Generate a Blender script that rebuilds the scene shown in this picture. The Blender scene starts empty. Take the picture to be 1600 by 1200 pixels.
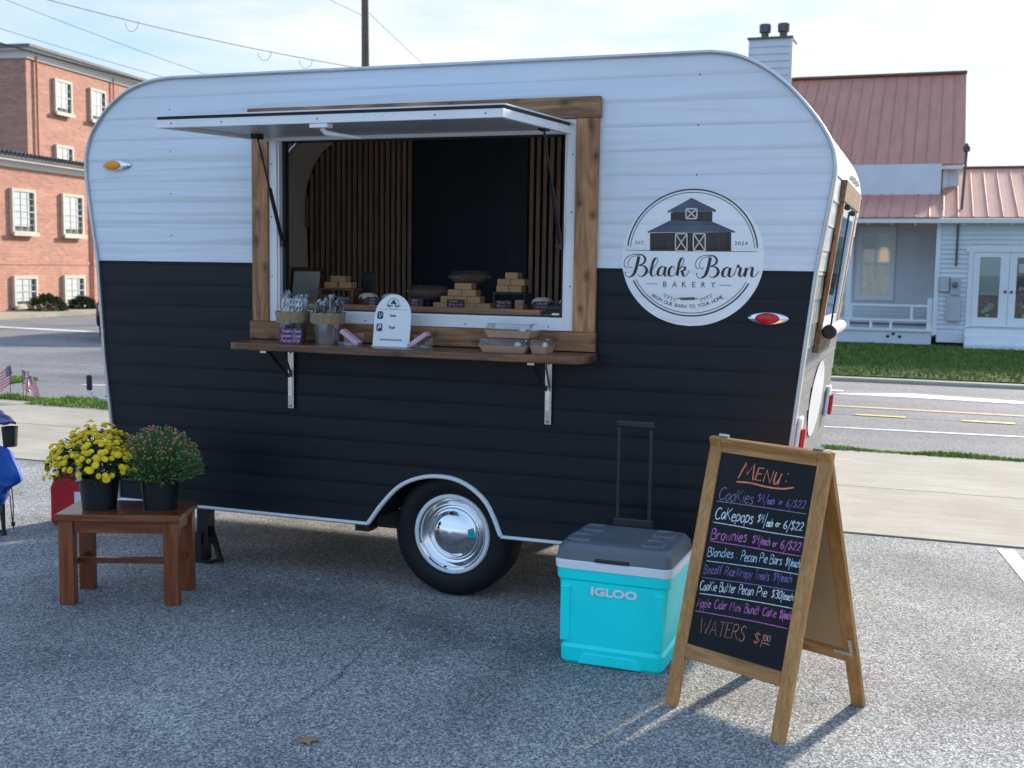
import bpy, math, random
import numpy as np
from mathutils import Vector, Matrix
random.seed(7)
scene = bpy.context.scene
C = scene.collection
PI = math.pi

# ------------------------------------------------------------------ camera
YAW, PITCH, ROLL = 0.346496, 0.1015577, 0.0152840
CAM = Vector((0.0, -5.28982, 1.69039))
fw = Vector((-math.sin(YAW) * math.cos(PITCH), math.cos(YAW) * math.cos(PITCH), -math.sin(PITCH)))
r0 = Vector((math.cos(YAW), math.sin(YAW), 0))
u0 = r0.cross(fw)
rt = math.cos(ROLL) * r0 + math.sin(ROLL) * u0
up = -math.sin(ROLL) * r0 + math.cos(ROLL) * u0
cd = bpy.data.cameras.new('camera')
cam = bpy.data.objects.new('camera', cd)
C.objects.link(cam)
cam.matrix_world = Matrix(((rt.x, up.x, -fw.x, CAM.x), (rt.y, up.y, -fw.y, CAM.y), (rt.z, up.z, -fw.z, CAM.z), (0, 0, 0, 1)))
cd.sensor_width = 36.0
cd.lens = 40.5
cd.clip_start = 0.05
cd.clip_end = 3000
cd.dof.use_dof = True
cd.dof.focus_distance = 5.4
cd.dof.aperture_fstop = 4.8
scene.camera = cam

# ------------------------------------------------------------------ sky, sun, exposure
SUN_EL = math.radians(21.5)
SUN_AZ = math.radians(17.5)          # from +Y towards +X
w = bpy.data.worlds.new('World')
scene.world = w
w.use_nodes = True
nt = w.node_tree
for n in list(nt.nodes):
    nt.nodes.remove(n)
out = nt.nodes.new('ShaderNodeOutputWorld')
bg = nt.nodes.new('ShaderNodeBackground')
bg.inputs['Strength'].default_value = 0.15
sky = nt.nodes.new('ShaderNodeTexSky')
sky.sky_type = 'NISHITA'
sky.sun_disc = False
sky.sun_elevation = SUN_EL
sky.sun_rotation = SUN_AZ
sky.air_density = 1.0
sky.dust_density = 0.4
sky.ozone_density = 2.0
tc = nt.nodes.new('ShaderNodeTexCoord')
sep = nt.nodes.new('ShaderNodeSeparateXYZ')
nt.links.new(tc.outputs['Generated'], sep.inputs[0])
# flat cloud sheet: project the direction on a plane high above
zc = nt.nodes.new('ShaderNodeMath'); zc.operation = 'MAXIMUM'; zc.inputs[1].default_value = 0.0
nt.links.new(sep.outputs['Z'], zc.inputs[0])
za = nt.nodes.new('ShaderNodeMath'); za.operation = 'ADD'; za.inputs[1].default_value = 0.12
nt.links.new(zc.outputs[0], za.inputs[0])
dx = nt.nodes.new('ShaderNodeMath'); dx.operation = 'DIVIDE'
dy = nt.nodes.new('ShaderNodeMath'); dy.operation = 'DIVIDE'
nt.links.new(sep.outputs['X'], dx.inputs[0]); nt.links.new(za.outputs[0], dx.inputs[1])
nt.links.new(sep.outputs['Y'], dy.inputs[0]); nt.links.new(za.outputs[0], dy.inputs[1])
cmb = nt.nodes.new('ShaderNodeCombineXYZ')
nt.links.new(dx.outputs[0], cmb.inputs[0]); nt.links.new(dy.outputs[0], cmb.inputs[1])
cn = nt.nodes.new('ShaderNodeTexNoise')
cn.inputs['Scale'].default_value = 1.15
cn.inputs['Detail'].default_value = 7
cn.inputs['Roughness'].default_value = 0.58
cn.inputs['Distortion'].default_value = 0.35
nt.links.new(cmb.outputs[0], cn.inputs['Vector'])
def wm(op, a, b=None, c=None, clamp=False):
    m_ = nt.nodes.new('ShaderNodeMath'); m_.operation = op; m_.use_clamp = clamp
    for i_, v_ in enumerate((a, b, c)):
        if v_ is None: continue
        if isinstance(v_, (int, float)): m_.inputs[i_].default_value = v_
        else: nt.links.new(v_, m_.inputs[i_])
    return m_.outputs[0]
# thin high cloud: whiter towards the sun (forward scattering), broken by noise, thinner overhead
dp = nt.nodes.new('ShaderNodeVectorMath'); dp.operation = 'DOT_PRODUCT'
nt.links.new(tc.outputs['Generated'], dp.inputs[0])
dp.inputs[1].default_value = (math.sin(SUN_AZ) * math.cos(SUN_EL), math.cos(SUN_AZ) * math.cos(SUN_EL), math.sin(SUN_EL))
glow = wm('MULTIPLY_ADD', dp.outputs['Value'], 1.15, -0.28)
wht = wm('ADD', glow, wm('MULTIPLY_ADD', cn.outputs['Fac'], 4.0, -1.95), None, True)
cc = nt.nodes.new('ShaderNodeMixRGB')
nt.links.new(wht, cc.inputs['Fac'])
cc.inputs['Color1'].default_value = (0.86, 1.20, 1.66, 1)
cc.inputs['Color2'].default_value = (1.66, 1.69, 1.71, 1)
el = nt.nodes.new('ShaderNodeMapRange')
el.inputs['From Min'].default_value = 0.26; el.inputs['From Max'].default_value = 0.8
el.inputs['To Min'].default_value = 1.0; el.inputs['To Max'].default_value = 0.40
nt.links.new(zc.outputs[0], el.inputs['Value'])
cf = wm('MULTIPLY', wm('MULTIPLY_ADD', wht, 0.05, 0.93), el.outputs[0], None, True)
cm = nt.nodes.new('ShaderNodeMixRGB')
nt.links.new(cf, cm.inputs['Fac'])
hs = nt.nodes.new('ShaderNodeHueSaturation'); hs.inputs['Saturation'].default_value = 1.0
nt.links.new(sky.outputs[0], hs.inputs['Color'])
nt.links.new(hs.outputs[0], cm.inputs['Color1'])
nt.links.new(cc.outputs[0], cm.inputs['Color2'])
nt.links.new(cm.outputs[0], bg.inputs['Color'])
nt.links.new(bg.outputs[0], out.inputs['Surface'])

sd = bpy.data.lights.new('sun', 'SUN')
sd.energy = 2.2
sd.angle = math.radians(3.6)      # sun veiled by thin cloud
sd.color = (1.0, 0.90, 0.76)
sun = bpy.data.objects.new('sun', sd)
C.objects.link(sun)
to_sun = Vector((math.sin(SUN_AZ) * math.cos(SUN_EL), math.cos(SUN_AZ) * math.cos(SUN_EL), math.sin(SUN_EL)))
sun.rotation_euler = to_sun.to_track_quat('Z', 'Y').to_euler()
sun.location = (20, 40, 30)
vs = scene.view_settings
vs.view_transform = 'Standard'
vs.look = 'None'
vs.exposure = 1.97
vs.gamma = 1.0
vs.use_curve_mapping = False

# ------------------------------------------------------------------ helpers
OFF = {}

class MB:
    def __init__(s):
        s.v = []; s.f = []
    def add(s, vs, fs):
        o = len(s.v); s.v += [tuple(q) for q in vs]; s.f += [tuple(i + o for i in q) for q in fs]; return s
    def box(s, x0, x1, y0, y1, z0, z1):
        return s.add([(x0, y0, z0), (x1, y0, z0), (x1, y1, z0), (x0, y1, z0), (x0, y0, z1), (x1, y0, z1), (x1, y1, z1), (x0, y1, z1)],
                     [(0, 3, 2, 1), (4, 5, 6, 7), (0, 1, 5, 4), (1, 2, 6, 5), (2, 3, 7, 6), (3, 0, 4, 7)])
    def hexa(s, p):   # eight corners, bottom ring then top ring
        return s.add(p, [(0, 3, 2, 1), (4, 5, 6, 7), (0, 1, 5, 4), (1, 2, 6, 5), (2, 3, 7, 6), (3, 0, 4, 7)])
    def beam(s, a, b, wx, wy, side=(0, 0, 1)):
        a = Vector(a); b = Vector(b); d = (b - a).normalized(); sd_ = Vector(side)
        e = d.cross(sd_)
        if e.length < 1e-5: e = d.cross(Vector((1, 0, 0)))
        e.normalize(); g = e.cross(d).normalized()
        p = []
        for c in (a, b):
            for (i, j) in ((-1, -1), (1, -1), (1, 1), (-1, 1)):
                p.append(c + e * (i * wx / 2) + g * (j * wy / 2))
        return s.hexa(p)
    def prism(s, poly, vec):
        n = len(poly); v = Vector(vec)
        a = [Vector(q) for q in poly]; b = [q + v for q in a]
        return s.add(a + b, [tuple(range(n - 1, -1, -1)), tuple(range(n, 2 * n))] + [(i, (i + 1) % n, n + (i + 1) % n, n + i) for i in range(n)])
    def tube(s, pts, r, n=8, caps=True):
        pts = [Vector(q) for q in pts]; k = len(pts); rr = r if hasattr(r, '__len__') else [r] * k
        vs_ = []; prev = None
        for i, q in enumerate(pts):
            t = (pts[min(i + 1, k - 1)] - pts[max(i - 1, 0)]).normalized()
            if prev is None:
                e = t.cross(Vector((0, 0, 1)))
                if e.length < 1e-3: e = t.cross(Vector((1, 0, 0)))
            else:
                e = prev - t * prev.dot(t)
            e.normalize(); prev = e; g = t.cross(e)
            for j in range(n):
                a = 2 * PI * j / n
                vs_.append(q + (e * math.cos(a) + g * math.sin(a)) * rr[i])
        fs = [(i * n + j, i * n + (j + 1) % n, (i + 1) * n + (j + 1) % n, (i + 1) * n + j) for i in range(k - 1) for j in range(n)]
        if caps:
            fs += [tuple(range(n - 1, -1, -1)), tuple((k - 1) * n + j for j in range(n))]
        return s.add(vs_, fs)
    def lathe(s, prof, n=32, c=(0, 0, 0), axis='z', caps=False):
        vs_ = []
        for (r, h) in prof:
            for j in range(n):
                a = 2 * PI * j / n; x = r * math.cos(a); y = r * math.sin(a)
                if axis == 'z': vs_.append((c[0] + x, c[1] + y, c[2] + h))
                elif axis == 'y': vs_.append((c[0] + x, c[1] + h, c[2] - y))
                else: vs_.append((c[0] + h, c[1] + x, c[2] + y))
        k = len(prof)
        fs = [(i * n + j, i * n + (j + 1) % n, (i + 1) * n + (j + 1) % n, (i + 1) * n + j) for i in range(k - 1) for j in range(n)]
        if caps and prof[0][0] > 1e-6: fs.append(tuple(range(n - 1, -1, -1)))
        if caps and prof[-1][0] > 1e-6: fs.append(tuple((k - 1) * n + j for j in range(n)))
        return s.add(vs_, fs)
    def rot(s, ang, axis='Z', piv=(0, 0, 0)):
        R = Matrix.Rotation(ang, 4, axis); p = Vector(piv)
        s.v = [tuple(R @ (Vector(q) - p) + p) for q in s.v]; return s
    def move(s, d):
        s.v = [(q[0] + d[0], q[1] + d[1], q[2] + d[2]) for q in s.v]; return s
    def build(s, name, m, parent=None, smooth=False, bevel=0.0, ang=35, kind=None, seg=2):
        a = np.array(s.v); c = (a.min(0) + a.max(0)) / 2
        if parent is None: c[2] = a[:, 2].min()
        me = bpy.data.meshes.new(name)
        me.from_pydata((a - c).tolist(), [], s.f)
        me.update()
        me.materials.append(MATS[m] if isinstance(m, str) else m)
        if smooth:
            for pl in me.polygons: pl.use_smooth = True
            me.set_sharp_from_angle(angle=math.radians(ang))
        o = bpy.data.objects.new(name, me); C.objects.link(o)
        c = Vector(c); OFF[o] = c
        if parent is not None:
            o.parent = parent; o.location = c - OFF[parent]
        else:
            o.location = c
        if bevel:
            b = o.modifiers.new('bevel', 'BEVEL'); b.width = bevel; b.segments = seg; b.limit_method = 'ANGLE'; b.angle_limit = math.radians(40)
        if kind: o['kind'] = kind
        return o

def tag(o, label, cat, group=None):
    o['label'] = label; o['category'] = cat
    if group: o['group'] = group
    return o
def thing(name, label, cat, loc=(0, 0, 0), rotz=0.0, group=None, world=False):
    o = bpy.data.objects.new(name, None); C.objects.link(o); o.empty_display_size = 0.1
    o.location = loc; o.rotation_euler = (0, 0, rotz)
    OFF[o] = Vector(loc) if world else Vector((0, 0, 0))
    return tag(o, label, cat, group)
def struct(o):
    o['kind'] = 'structure'; return o
def copy_tree(o, parent=None):
    c = o.copy(); C.objects.link(c)
    if parent is not None: c.parent = parent
    for ch in list(o.children): copy_tree(ch, c)
    return c

# ------------------------------------------------------------------ materials
MATS = {}
class NT:
    def __init__(s, name):
        s.m = bpy.data.materials.new(name); s.m.use_nodes = True; s.t = s.m.node_tree
        s.b = s.t.nodes['Principled BSDF']; MATS[name] = s.m
    def n(s, typ, ins=None, **props):
        nd = s.t.nodes.new(typ)
        for k, v in props.items(): setattr(nd, k, v)
        for k, v in (ins or {}).items(): s.set(nd.inputs[k], v)
        return nd
    def set(s, inp, v):
        if isinstance(v, bpy.types.NodeSocket): s.t.links.new(v, inp)
        else: inp.default_value = v
    def P(s, **kw):
        for k, v in kw.items(): s.set(s.b.inputs[k.replace('_', ' ')], v)
        return s
    def coord(s, scale=(1, 1, 1), rnd=True, rot=(0, 0, 0)):
        t = s.n('ShaderNodeTexCoord').outputs['Object']
        if rnd:
            oi = s.n('ShaderNodeObjectInfo')
            ml = s.n('ShaderNodeMath', {0: oi.outputs['Random'], 1: 53.0}, operation='MULTIPLY')
            t = s.n('ShaderNodeVectorMath', {0: t, 1: ml.outputs[0]}, operation='ADD').outputs[0]
        return s.n('ShaderNodeMapping', {'Vector': t, 'Scale': scale, 'Rotation': rot}).outputs[0]
    def noise(s, vec, scale, detail=4, rough=0.55, dist=0.0):
        return s.n('ShaderNodeTexNoise', {'Vector': vec, 'Scale': scale, 'Detail': detail, 'Roughness': rough, 'Distortion': dist}).outputs['Fac']
    def ramp(s, fac, stops):
        r = s.n('ShaderNodeValToRGB', {0: fac}); e = r.color_ramp.elements
        while len(e) < len(stops): e.new(0.5)
        for el, (p, c) in zip(e, stops):
            el.position = p; el.color = (*c, 1) if len(c) == 3 else c
        return r.outputs[0]
    def mix(s, f, a, b, mode='MIX'):
        def cc(x): return (*x, 1) if isinstance(x, tuple) and len(x) == 3 else x
        return s.n('ShaderNodeMixRGB', {'Fac': f, 'Color1': cc(a), 'Color2': cc(b)}, blend_type=mode).outputs[0]
    def bump(s, h, strength=0.3, dist=0.01):
        s.set(s.b.inputs['Normal'], s.n('ShaderNodeBump', {'Height': h, 'Strength': strength, 'Distance': dist}).outputs[0])

def basic(name, col, rough=0.5, metal=0.0, var=0.12, vs_=6.0, bump=0.0, bs=60, bd=0.004, **kw):
    t = NT(name); c = t.coord()
    f = t.noise(c, vs_, 5)
    lo = tuple(max(0, x * (1 - var)) for x in col); hi = tuple(min(1, x * (1 + var)) for x in col)
    t.P(Base_Color=t.ramp(f, [(0.3, lo), (0.7, hi)]), Metallic=metal)
    t.P(Roughness=t.ramp(t.noise(c, vs_ * 3, 3), [(0.3, (rough * 0.88,) * 3), (0.7, (min(1, rough * 1.12),) * 3)]))
    if bump: t.bump(t.noise(c, bs, 4), bump, bd)
    for k, v in kw.items(): t.P(**{k: v})
    return t
def wood(name, c0, c1, c2, axis, rough=0.5, knots=True, sc=1.0, fine=0.5):
    t = NT(name)
    st = {'x': (1.0, 9, 9), 'y': (9, 1.0, 9), 'z': (9, 9, 1.0)}[axis]
    kn = {'x': (4.2, 9, 9), 'y': (9, 4.2, 9), 'z': (8, 9, 4.6)}[axis]
    c = t.coord(tuple(q * sc for q in st))
    a = t.noise(c, 2.2, 6, 0.6, 1.2)
    base = t.ramp(a, [(0.3, c0), (0.5, c1), (0.68, c2)])
    g = t.noise(t.coord(tuple(q * sc * (1 if q == 1.0 else 3.4) for q in st)), 5.0, 3, 0.6, 0.4)
    base = t.mix(fine, base, t.ramp(g, [(0.35, (0.35, 0.3, 0.26)), (0.6, (1, 1, 1))]), 'MULTIPLY')
    if knots:
        sp_ = t.n('ShaderNodeSeparateXYZ', {0: t.coord(tuple(q * sc for q in kn))})
        wv_ = t.n('ShaderNodeMath', {0: t.noise(t.coord((4, 4, 4)), 3.0, 2), 1: 0.5}, operation='MULTIPLY').outputs[0]
        zz_ = t.n('ShaderNodeMath', {0: sp_.outputs['Z'], 1: wv_}, operation='ADD').outputs[0]
        v = t.n('ShaderNodeTexVoronoi', {'Vector': t.n('ShaderNodeCombineXYZ', {0: sp_.outputs['X'], 1: zz_}).outputs[0], 'Scale': 1.0}, voronoi_dimensions='2D')
        k = t.ramp(v.outputs['Distance'], [(0.03, (0.8, 0.8, 0.8)), (0.08, (0.5, 0.5, 0.5)), (0.20, (0, 0, 0))])
        base = t.mix(k, base, tuple(x * 0.28 for x in c0))
    t.P(Base_Color=base, Roughness=t.ramp(g, [(0.3, (rough * 1.15,) * 3), (0.7, (rough * 0.85,) * 3)]))
    t.bump(g, 0.18, 0.002)
    return t

# ground surfaces
t = NT('asphalt'); c = t.coord(rnd=False)
v = t.n('ShaderNodeTexVoronoi', {'Vector': c, 'Scale': 125.0})
v2 = t.n('ShaderNodeTexVoronoi', {'Vector': c, 'Scale': 280.0})
agg = t.mix(0.45, v.outputs['Color'], v2.outputs['Color'])
bw = t.n('ShaderNodeRGBToBW', {0: agg}).outputs[0]
col = t.ramp(bw, [(0.22, (0.07, 0.071, 0.072)), (0.45, (0.21, 0.21, 0.207)), (0.62, (0.40, 0.395, 0.38)), (0.8, (0.68, 0.67, 0.65))])
big = t.ramp(t.noise(c, 0.9, 6, 0.55, 0.5), [(0.3, (0.58, 0.585, 0.60)), (0.5, (0.92, 0.92, 0.92)), (0.7, (1.22, 1.2, 1.17))])
col = t.mix(1.0, col, big, 'MULTIPLY')
st = t.ramp(t.noise(t.coord((1, 1, 1), rnd=False), 2.3, 5, 0.65, 1.0), [(0.62, (0, 0, 0)), (0.75, (0.35, 0.35, 0.35))])
col = t.mix(st, col, (0.055, 0.055, 0.058))
t.P(Base_Color=col, Roughness=0.86, Specular_IOR_Level=0.3)
h = t.mix(0.5, v.outputs['Distance'], v2.outputs['Distance'])
t.bump(h, 0.7, 0.006)

t = NT('road'); c = t.coord(rnd=False)
v = t.n('ShaderNodeTexVoronoi', {'Vector': c, 'Scale': 60.0})
bw = t.n('ShaderNodeRGBToBW', {0: v.outputs['Color']}).outputs[0]
col = t.ramp(bw, [(0.2, (0.16, 0.16, 0.162)), (0.8, (0.30, 0.295, 0.29))])
lane = t.ramp(t.noise(t.coord((0.05, 0.9, 1), rnd=False), 1.6, 6, 0.6, 0.6), [(0.3, (0.75, 0.75, 0.77)), (0.7, (1.15, 1.13, 1.1))])
col = t.mix(1.0, col, lane, 'MULTIPLY')
pl = t.ramp(t.noise(c, 0.5, 6, 0.6), [(0.35, (0.85, 0.85, 0.86)), (0.7, (1.08, 1.07, 1.05))])
col = t.mix(1.0, col, pl, 'MULTIPLY')
t.P(Base_Color=col, Roughness=0.9, Specular_IOR_Level=0.12); t.bump(v.outputs['Distance'], 0.4, 0.005)

t = NT('concrete'); c = t.coord(rnd=False)
a = t.ramp(t.noise(c, 0.8, 7, 0.62, 0.5), [(0.28, (0.30, 0.27, 0.22)), (0.72, (0.47, 0.43, 0.35))])
b = t.ramp(t.noise(t.coord((0.5, 3.0, 1), rnd=False), 2.5, 6, 0.65, 0.8), [(0.35, (0.78, 0.77, 0.75)), (0.65, (1.08, 1.07, 1.05))])
col = t.mix(1.0, a, b, 'MULTIPLY')
col = t.mix(0.35, col, t.ramp(t.noise(c, 140, 2), [(0.3, (0.18, 0.16, 0.13)), (0.65, (0.5, 0.46, 0.38))]))
t.P(Base_Color=col, Roughness=0.92, Specular_IOR_Level=0.2); t.bump(t.noise(c, 90, 4), 0.35, 0.004)

t = NT('lawn'); c = t.coord(rnd=False)
a = t.ramp(t.noise(c, 1.2, 7, 0.65), [(0.3, (0.04, 0.075, 0.012)), (0.55, (0.065, 0.115, 0.02)), (0.75, (0.11, 0.13, 0.035))])
t.P(Base_Color=t.mix(0.5, a, t.ramp(t.noise(c, 60, 3), [(0.3, (0.015, 0.03, 0.006)), (0.7, (0.06, 0.095, 0.02))])), Roughness=0.95, Specular_IOR_Level=0.05)
t.bump(t.noise(c, 70, 4), 0.6, 0.02)
basic('grass_blade', (0.16, 0.25, 0.04), 0.7, var=0.45, vs_=4, Specular_IOR_Level=0.2)
basic('lawn_blade', (0.13, 0.185, 0.045), 0.8, var=0.45, vs_=4, Specular_IOR_Level=0.15)
basic('soil', (0.10, 0.075, 0.05), 0.95, var=0.3)
basic('paint_white', (0.72, 0.72, 0.70), 0.75, var=0.18, vs_=7)
basic('paint_yellow', (0.75, 0.50, 0.04), 0.7, var=0.15)
basic('paint_orange', (0.55, 0.36, 0.20), 0.8, var=0.2)
basic('tar', (0.03, 0.03, 0.03), 0.7)

# trailer
def panel_mat(name, col, rough, streak, coat=0.0):
    t = NT(name); c = t.coord((0.5, 1, 8.0), rnd=True)
    n1 = t.noise(c, 1.5, 1.5, 0.4, 1.2)
    c2 = t.coord((1, 1, 1)); n2 = t.noise(c2, 3.0, 4)
    t.P(Base_Color=t.ramp(n2, [(0.3, tuple(x * 0.95 for x in col)), (0.7, col)]), Roughness=t.ramp(n1, [(0.3, (rough * 0.8,) * 3), (0.7, (rough * 1.2,) * 3)]))
    t.bump(n1, streak, 0.022); t.P(Coat_Weight=coat)
    return t
panel_mat('vinyl_white', (0.67, 0.715, 0.775), 0.1, 0.45, 0.5)
panel_mat('vinyl_black', (0.0075, 0.0105, 0.016), 0.42, 0.06); MATS['vinyl_black'].node_tree.nodes['Principled BSDF'].inputs['Specular IOR Level'].default_value = 0.26
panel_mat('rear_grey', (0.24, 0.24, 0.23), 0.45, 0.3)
panel_mat('rear_white', (0.74, 0.73, 0.70), 0.3, 0.2)
basic('aluminium', (0.55, 0.56, 0.57), 0.38, 0.9, var=0.08, vs_=20)
basic('trim_white', (0.75, 0.76, 0.77), 0.35, 0.0, var=0.05)
basic('frame_white', (0.80, 0.81, 0.82), 0.3, 0.0, var=0.04)
basic('flap_under', (0.46, 0.465, 0.47), 0.35, 0.2, var=0.1, vs_=3)
basic('chrome', (0.82, 0.82, 0.83), 0.05, 1.0, var=0.02)
basic('steel', (0.55, 0.54, 0.52), 0.25, 1.0, var=0.1)
basic('black_metal', (0.012, 0.012, 0.013), 0.4, 0.0, var=0.2)
basic('black_plastic', (0.018, 0.018, 0.02), 0.5, var=0.2)
basic('rubber', (0.008, 0.0085, 0.0095), 0.62, var=0.25, vs_=10, bump=0.15, bs=80, Specular_IOR_Level=0.3)
basic('well_black', (0.006, 0.006, 0.006), 0.9)
basic('lens_amber', (0.85, 0.28, 0.01), 0.18, var=0.15, vs_=60)
basic('lens_red', (0.55, 0.008, 0.015), 0.15, var=0.15, vs_=60)
basic('interior_tan', (0.93, 0.80, 0.68), 0.7, var=0.05)
basic('interior_white', (0.80, 0.78, 0.75), 0.6, var=0.03)
basic('interior_floor', (0.60, 0.55, 0.50), 0.6)
basic('interior_dark', (0.025, 0.032, 0.05), 0.55, var=0.2, vs_=3)
basic('felt_black', (0.006, 0.006, 0.006), 0.95)
wood('slat_wood', (0.42, 0.27, 0.20), (0.55, 0.36, 0.26), (0.66, 0.44, 0.32), 'z', 0.55, False)
wood('frame_wood_h', (0.165, 0.07, 0.030), (0.32, 0.15, 0.065), (0.46, 0.25, 0.122), 'x', 0.6, fine=0.35)
wood('frame_wood_v', (0.20, 0.083, 0.033), (0.40, 0.185, 0.075), (0.57, 0.30, 0.14), 'z', 0.6, fine=0.35)
wood('frame_wood_y', (0.13, 0.07, 0.035), (0.22, 0.12, 0.06), (0.3, 0.18, 0.1), 'y', 0.6)
wood('shelf_wood', (0.09, 0.04, 0.02), (0.17, 0.075, 0.036), (0.26, 0.125, 0.062), 'x', 0.28, True)
wood('counter_edge', (0.26, 0.12, 0.06), (0.38, 0.19, 0.10), (0.48, 0.26, 0.145), 'x', 0.4, False)
wood('counter_wood', (0.16, 0.075, 0.04), (0.24, 0.12, 0.065), (0.3, 0.16, 0.09), 'x', 0.4, False)
basic('decal_white', (0.82, 0.83, 0.84), 0.3, var=0.02)
basic('decal_black', (0.02, 0.024, 0.035), 0.4, var=0.2)
basic('decal_slate', (0.075, 0.095, 0.13), 0.45, var=0.25, vs_=9)
wood('decal_barn', (0.02, 0.016, 0.016), (0.035, 0.026, 0.024), (0.06, 0.042, 0.034), 'z', 0.45, False)
basic('decal_cream', (0.62, 0.58, 0.5), 0.45, var=0.05)
basic('decal_brown', (0.17, 0.10, 0.065), 0.5, var=0.2)
basic('decal_grey', (0.5, 0.5, 0.48), 0.5)

# props
wood('stool_wood', (0.16, 0.04, 0.012), (0.26, 0.068, 0.021), (0.36, 0.105, 0.034), 'z', 0.3, False)
wood('stool_wood_h', (0.15, 0.04, 0.013), (0.24, 0.066, 0.022), (0.33, 0.10, 0.036), 'x', 0.25, False)
wood('oak_v', (0.36, 0.15, 0.035), (0.50, 0.225, 0.06), (0.62, 0.31, 0.10), 'z', 0.45, False, 0.8, 0.4)
wood('oak_h', (0.32, 0.13, 0.035), (0.48, 0.215, 0.06), (0.60, 0.30, 0.10), 'x', 0.45, False, 1.4, 0.4)
basic('hardboard', (0.46, 0.28, 0.13), 0.6, var=0.06)
basic('chalkboard', (0.005, 0.0065, 0.010), 0.5, var=0.35, vs_=2.5, Specular_IOR_Level=0.25)
for nm, cl in (('chalk_orange', (0.85, 0.22, 0.12)), ('chalk_violet', (0.24, 0.20, 0.31)), ('chalk_purple', (0.24, 0.18, 0.46)), ('chalk_blue', (0.50, 0.68, 0.85)),
               ('chalk_white', (0.70, 0.78, 0.85)), ('chalk_pink', (0.58, 0.17, 0.46)), ('chalk_magenta', (0.62, 0.17, 0.50)), ('chalk_rust', (0.50, 0.22, 0.14)), ('chalk_coral', (0.75, 0.25, 0.18))):
    basic(nm, cl, 0.8, var=0.3, vs_=90)
basic('cooler_teal', (0.0, 0.86, 0.84), 0.35, var=0.04, bump=0.04, bs=200)
basic('cooler_white', (0.82, 0.83, 0.86), 0.35, var=0.03)
basic('cooler_grey', (0.12, 0.135, 0.155), 0.42, var=0.1, bump=0.05, bs=200)
basic('pot_black', (0.007, 0.008, 0.011), 0.42, var=0.2)
basic('leaf_green', (0.035, 0.075, 0.02), 0.6, var=0.5, vs_=25)
basic('leaf_light', (0.12, 0.20, 0.055), 0.6, var=0.4, vs_=25)
basic('stem_green', (0.12, 0.20, 0.07), 0.6, var=0.35, vs_=25)
basic('petal_yellow', (0.98, 0.70, 0.02), 0.6, var=0.12, vs_=40)
basic('petal_core', (0.75, 0.42, 0.0), 0.7, var=0.2)
basic('bud_rust', (0.42, 0.19, 0.08), 0.7, var=0.5, vs_=18)
basic('can_red', (0.55, 0.012, 0.02), 0.38, var=0.08)
basic('fabric_blue', (0.006, 0.075, 0.36), 0.75, var=0.12, bump=0.15, bs=120)
basic('fabric_blue_dark', (0.008, 0.02, 0.11), 0.75, var=0.12)
basic('mesh_black', (0.02, 0.02, 0.02), 0.8)
basic('galvanised', (0.74, 0.75, 0.75), 0.2, 0.92, var=0.06, vs_=8)
basic('burlap', (0.30, 0.22, 0.13), 0.9, var=0.25, vs_=60, bump=0.4, bs=300)
basic('pretzel_white', (0.72, 0.69, 0.64), 0.45, var=0.1)
basic('pretzel_dark', (0.10, 0.07, 0.06), 0.4, var=0.4)
basic('card_purple', (0.022, 0.018, 0.06), 0.6)
basic('card_dark', (0.035, 0.016, 0.022), 0.6)
basic('ink_pink', (0.62, 0.30, 0.45), 0.7)
basic('pink_card', (0.72, 0.40, 0.52), 0.5, var=0.1)
basic('ink_blue', (0.012, 0.04, 0.10), 0.5)
basic('kraft', (0.52, 0.29, 0.14), 0.75, var=0.1)
basic('kraft_pink', (0.46, 0.27, 0.18), 0.7, var=0.08)
basic('cake_brown', (0.14, 0.055, 0.025), 0.6, var=0.3)
basic('icing', (0.72, 0.66, 0.58), 0.45, var=0.05)
basic('foil', (0.55, 0.47, 0.38), 0.35, 0.35, var=0.15, vs_=40)
basic('pie_crust', (0.32, 0.18, 0.08), 0.7, var=0.3, vs_=40)
basic('paper', (0.70, 0.68, 0.64), 0.7)
basic('screen_grey', (0.10, 0.13, 0.14), 0.2)
basic('dry_leaf', (0.30, 0.21, 0.10), 0.8, var=0.2)
t = NT('clear_plastic')
t.P(Base_Color=(0.95, 0.97, 1, 1), Roughness=0.08)
gl = t.n('ShaderNodeBsdfGlossy', {'Color': (0.9, 0.95, 1, 1), 'Roughness': 0.07}); tr = t.n('ShaderNodeBsdfTransparent', {'Color': (0.93, 0.95, 0.97, 1)})
lw = t.n('ShaderNodeLayerWeight', {'Blend': 0.35})
mx = t.n('ShaderNodeMixShader', {0: lw.outputs['Facing'], 1: tr.outputs[0], 2: gl.outputs[0]})
t.t.links.new(mx.outputs[0], t.t.nodes['Material Output'].inputs['Surface'])
t = NT('glass')
gl = t.n('ShaderNodeBsdfGlossy', {'Color': (0.9, 0.95, 1, 1), 'Roughness': 0.02}); tr = t.n('ShaderNodeBsdfTransparent', {'Color': (0.85, 0.9, 0.9, 1)})
fr = t.n('ShaderNodeFresnel', {'IOR': 1.6})
mx = t.n('ShaderNodeMixShader', {0: fr.outputs[0], 1: tr.outputs[0], 2: gl.outputs[0]})
t.t.links.new(mx.outputs[0], t.t.nodes['Material Output'].inputs['Surface'])

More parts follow.
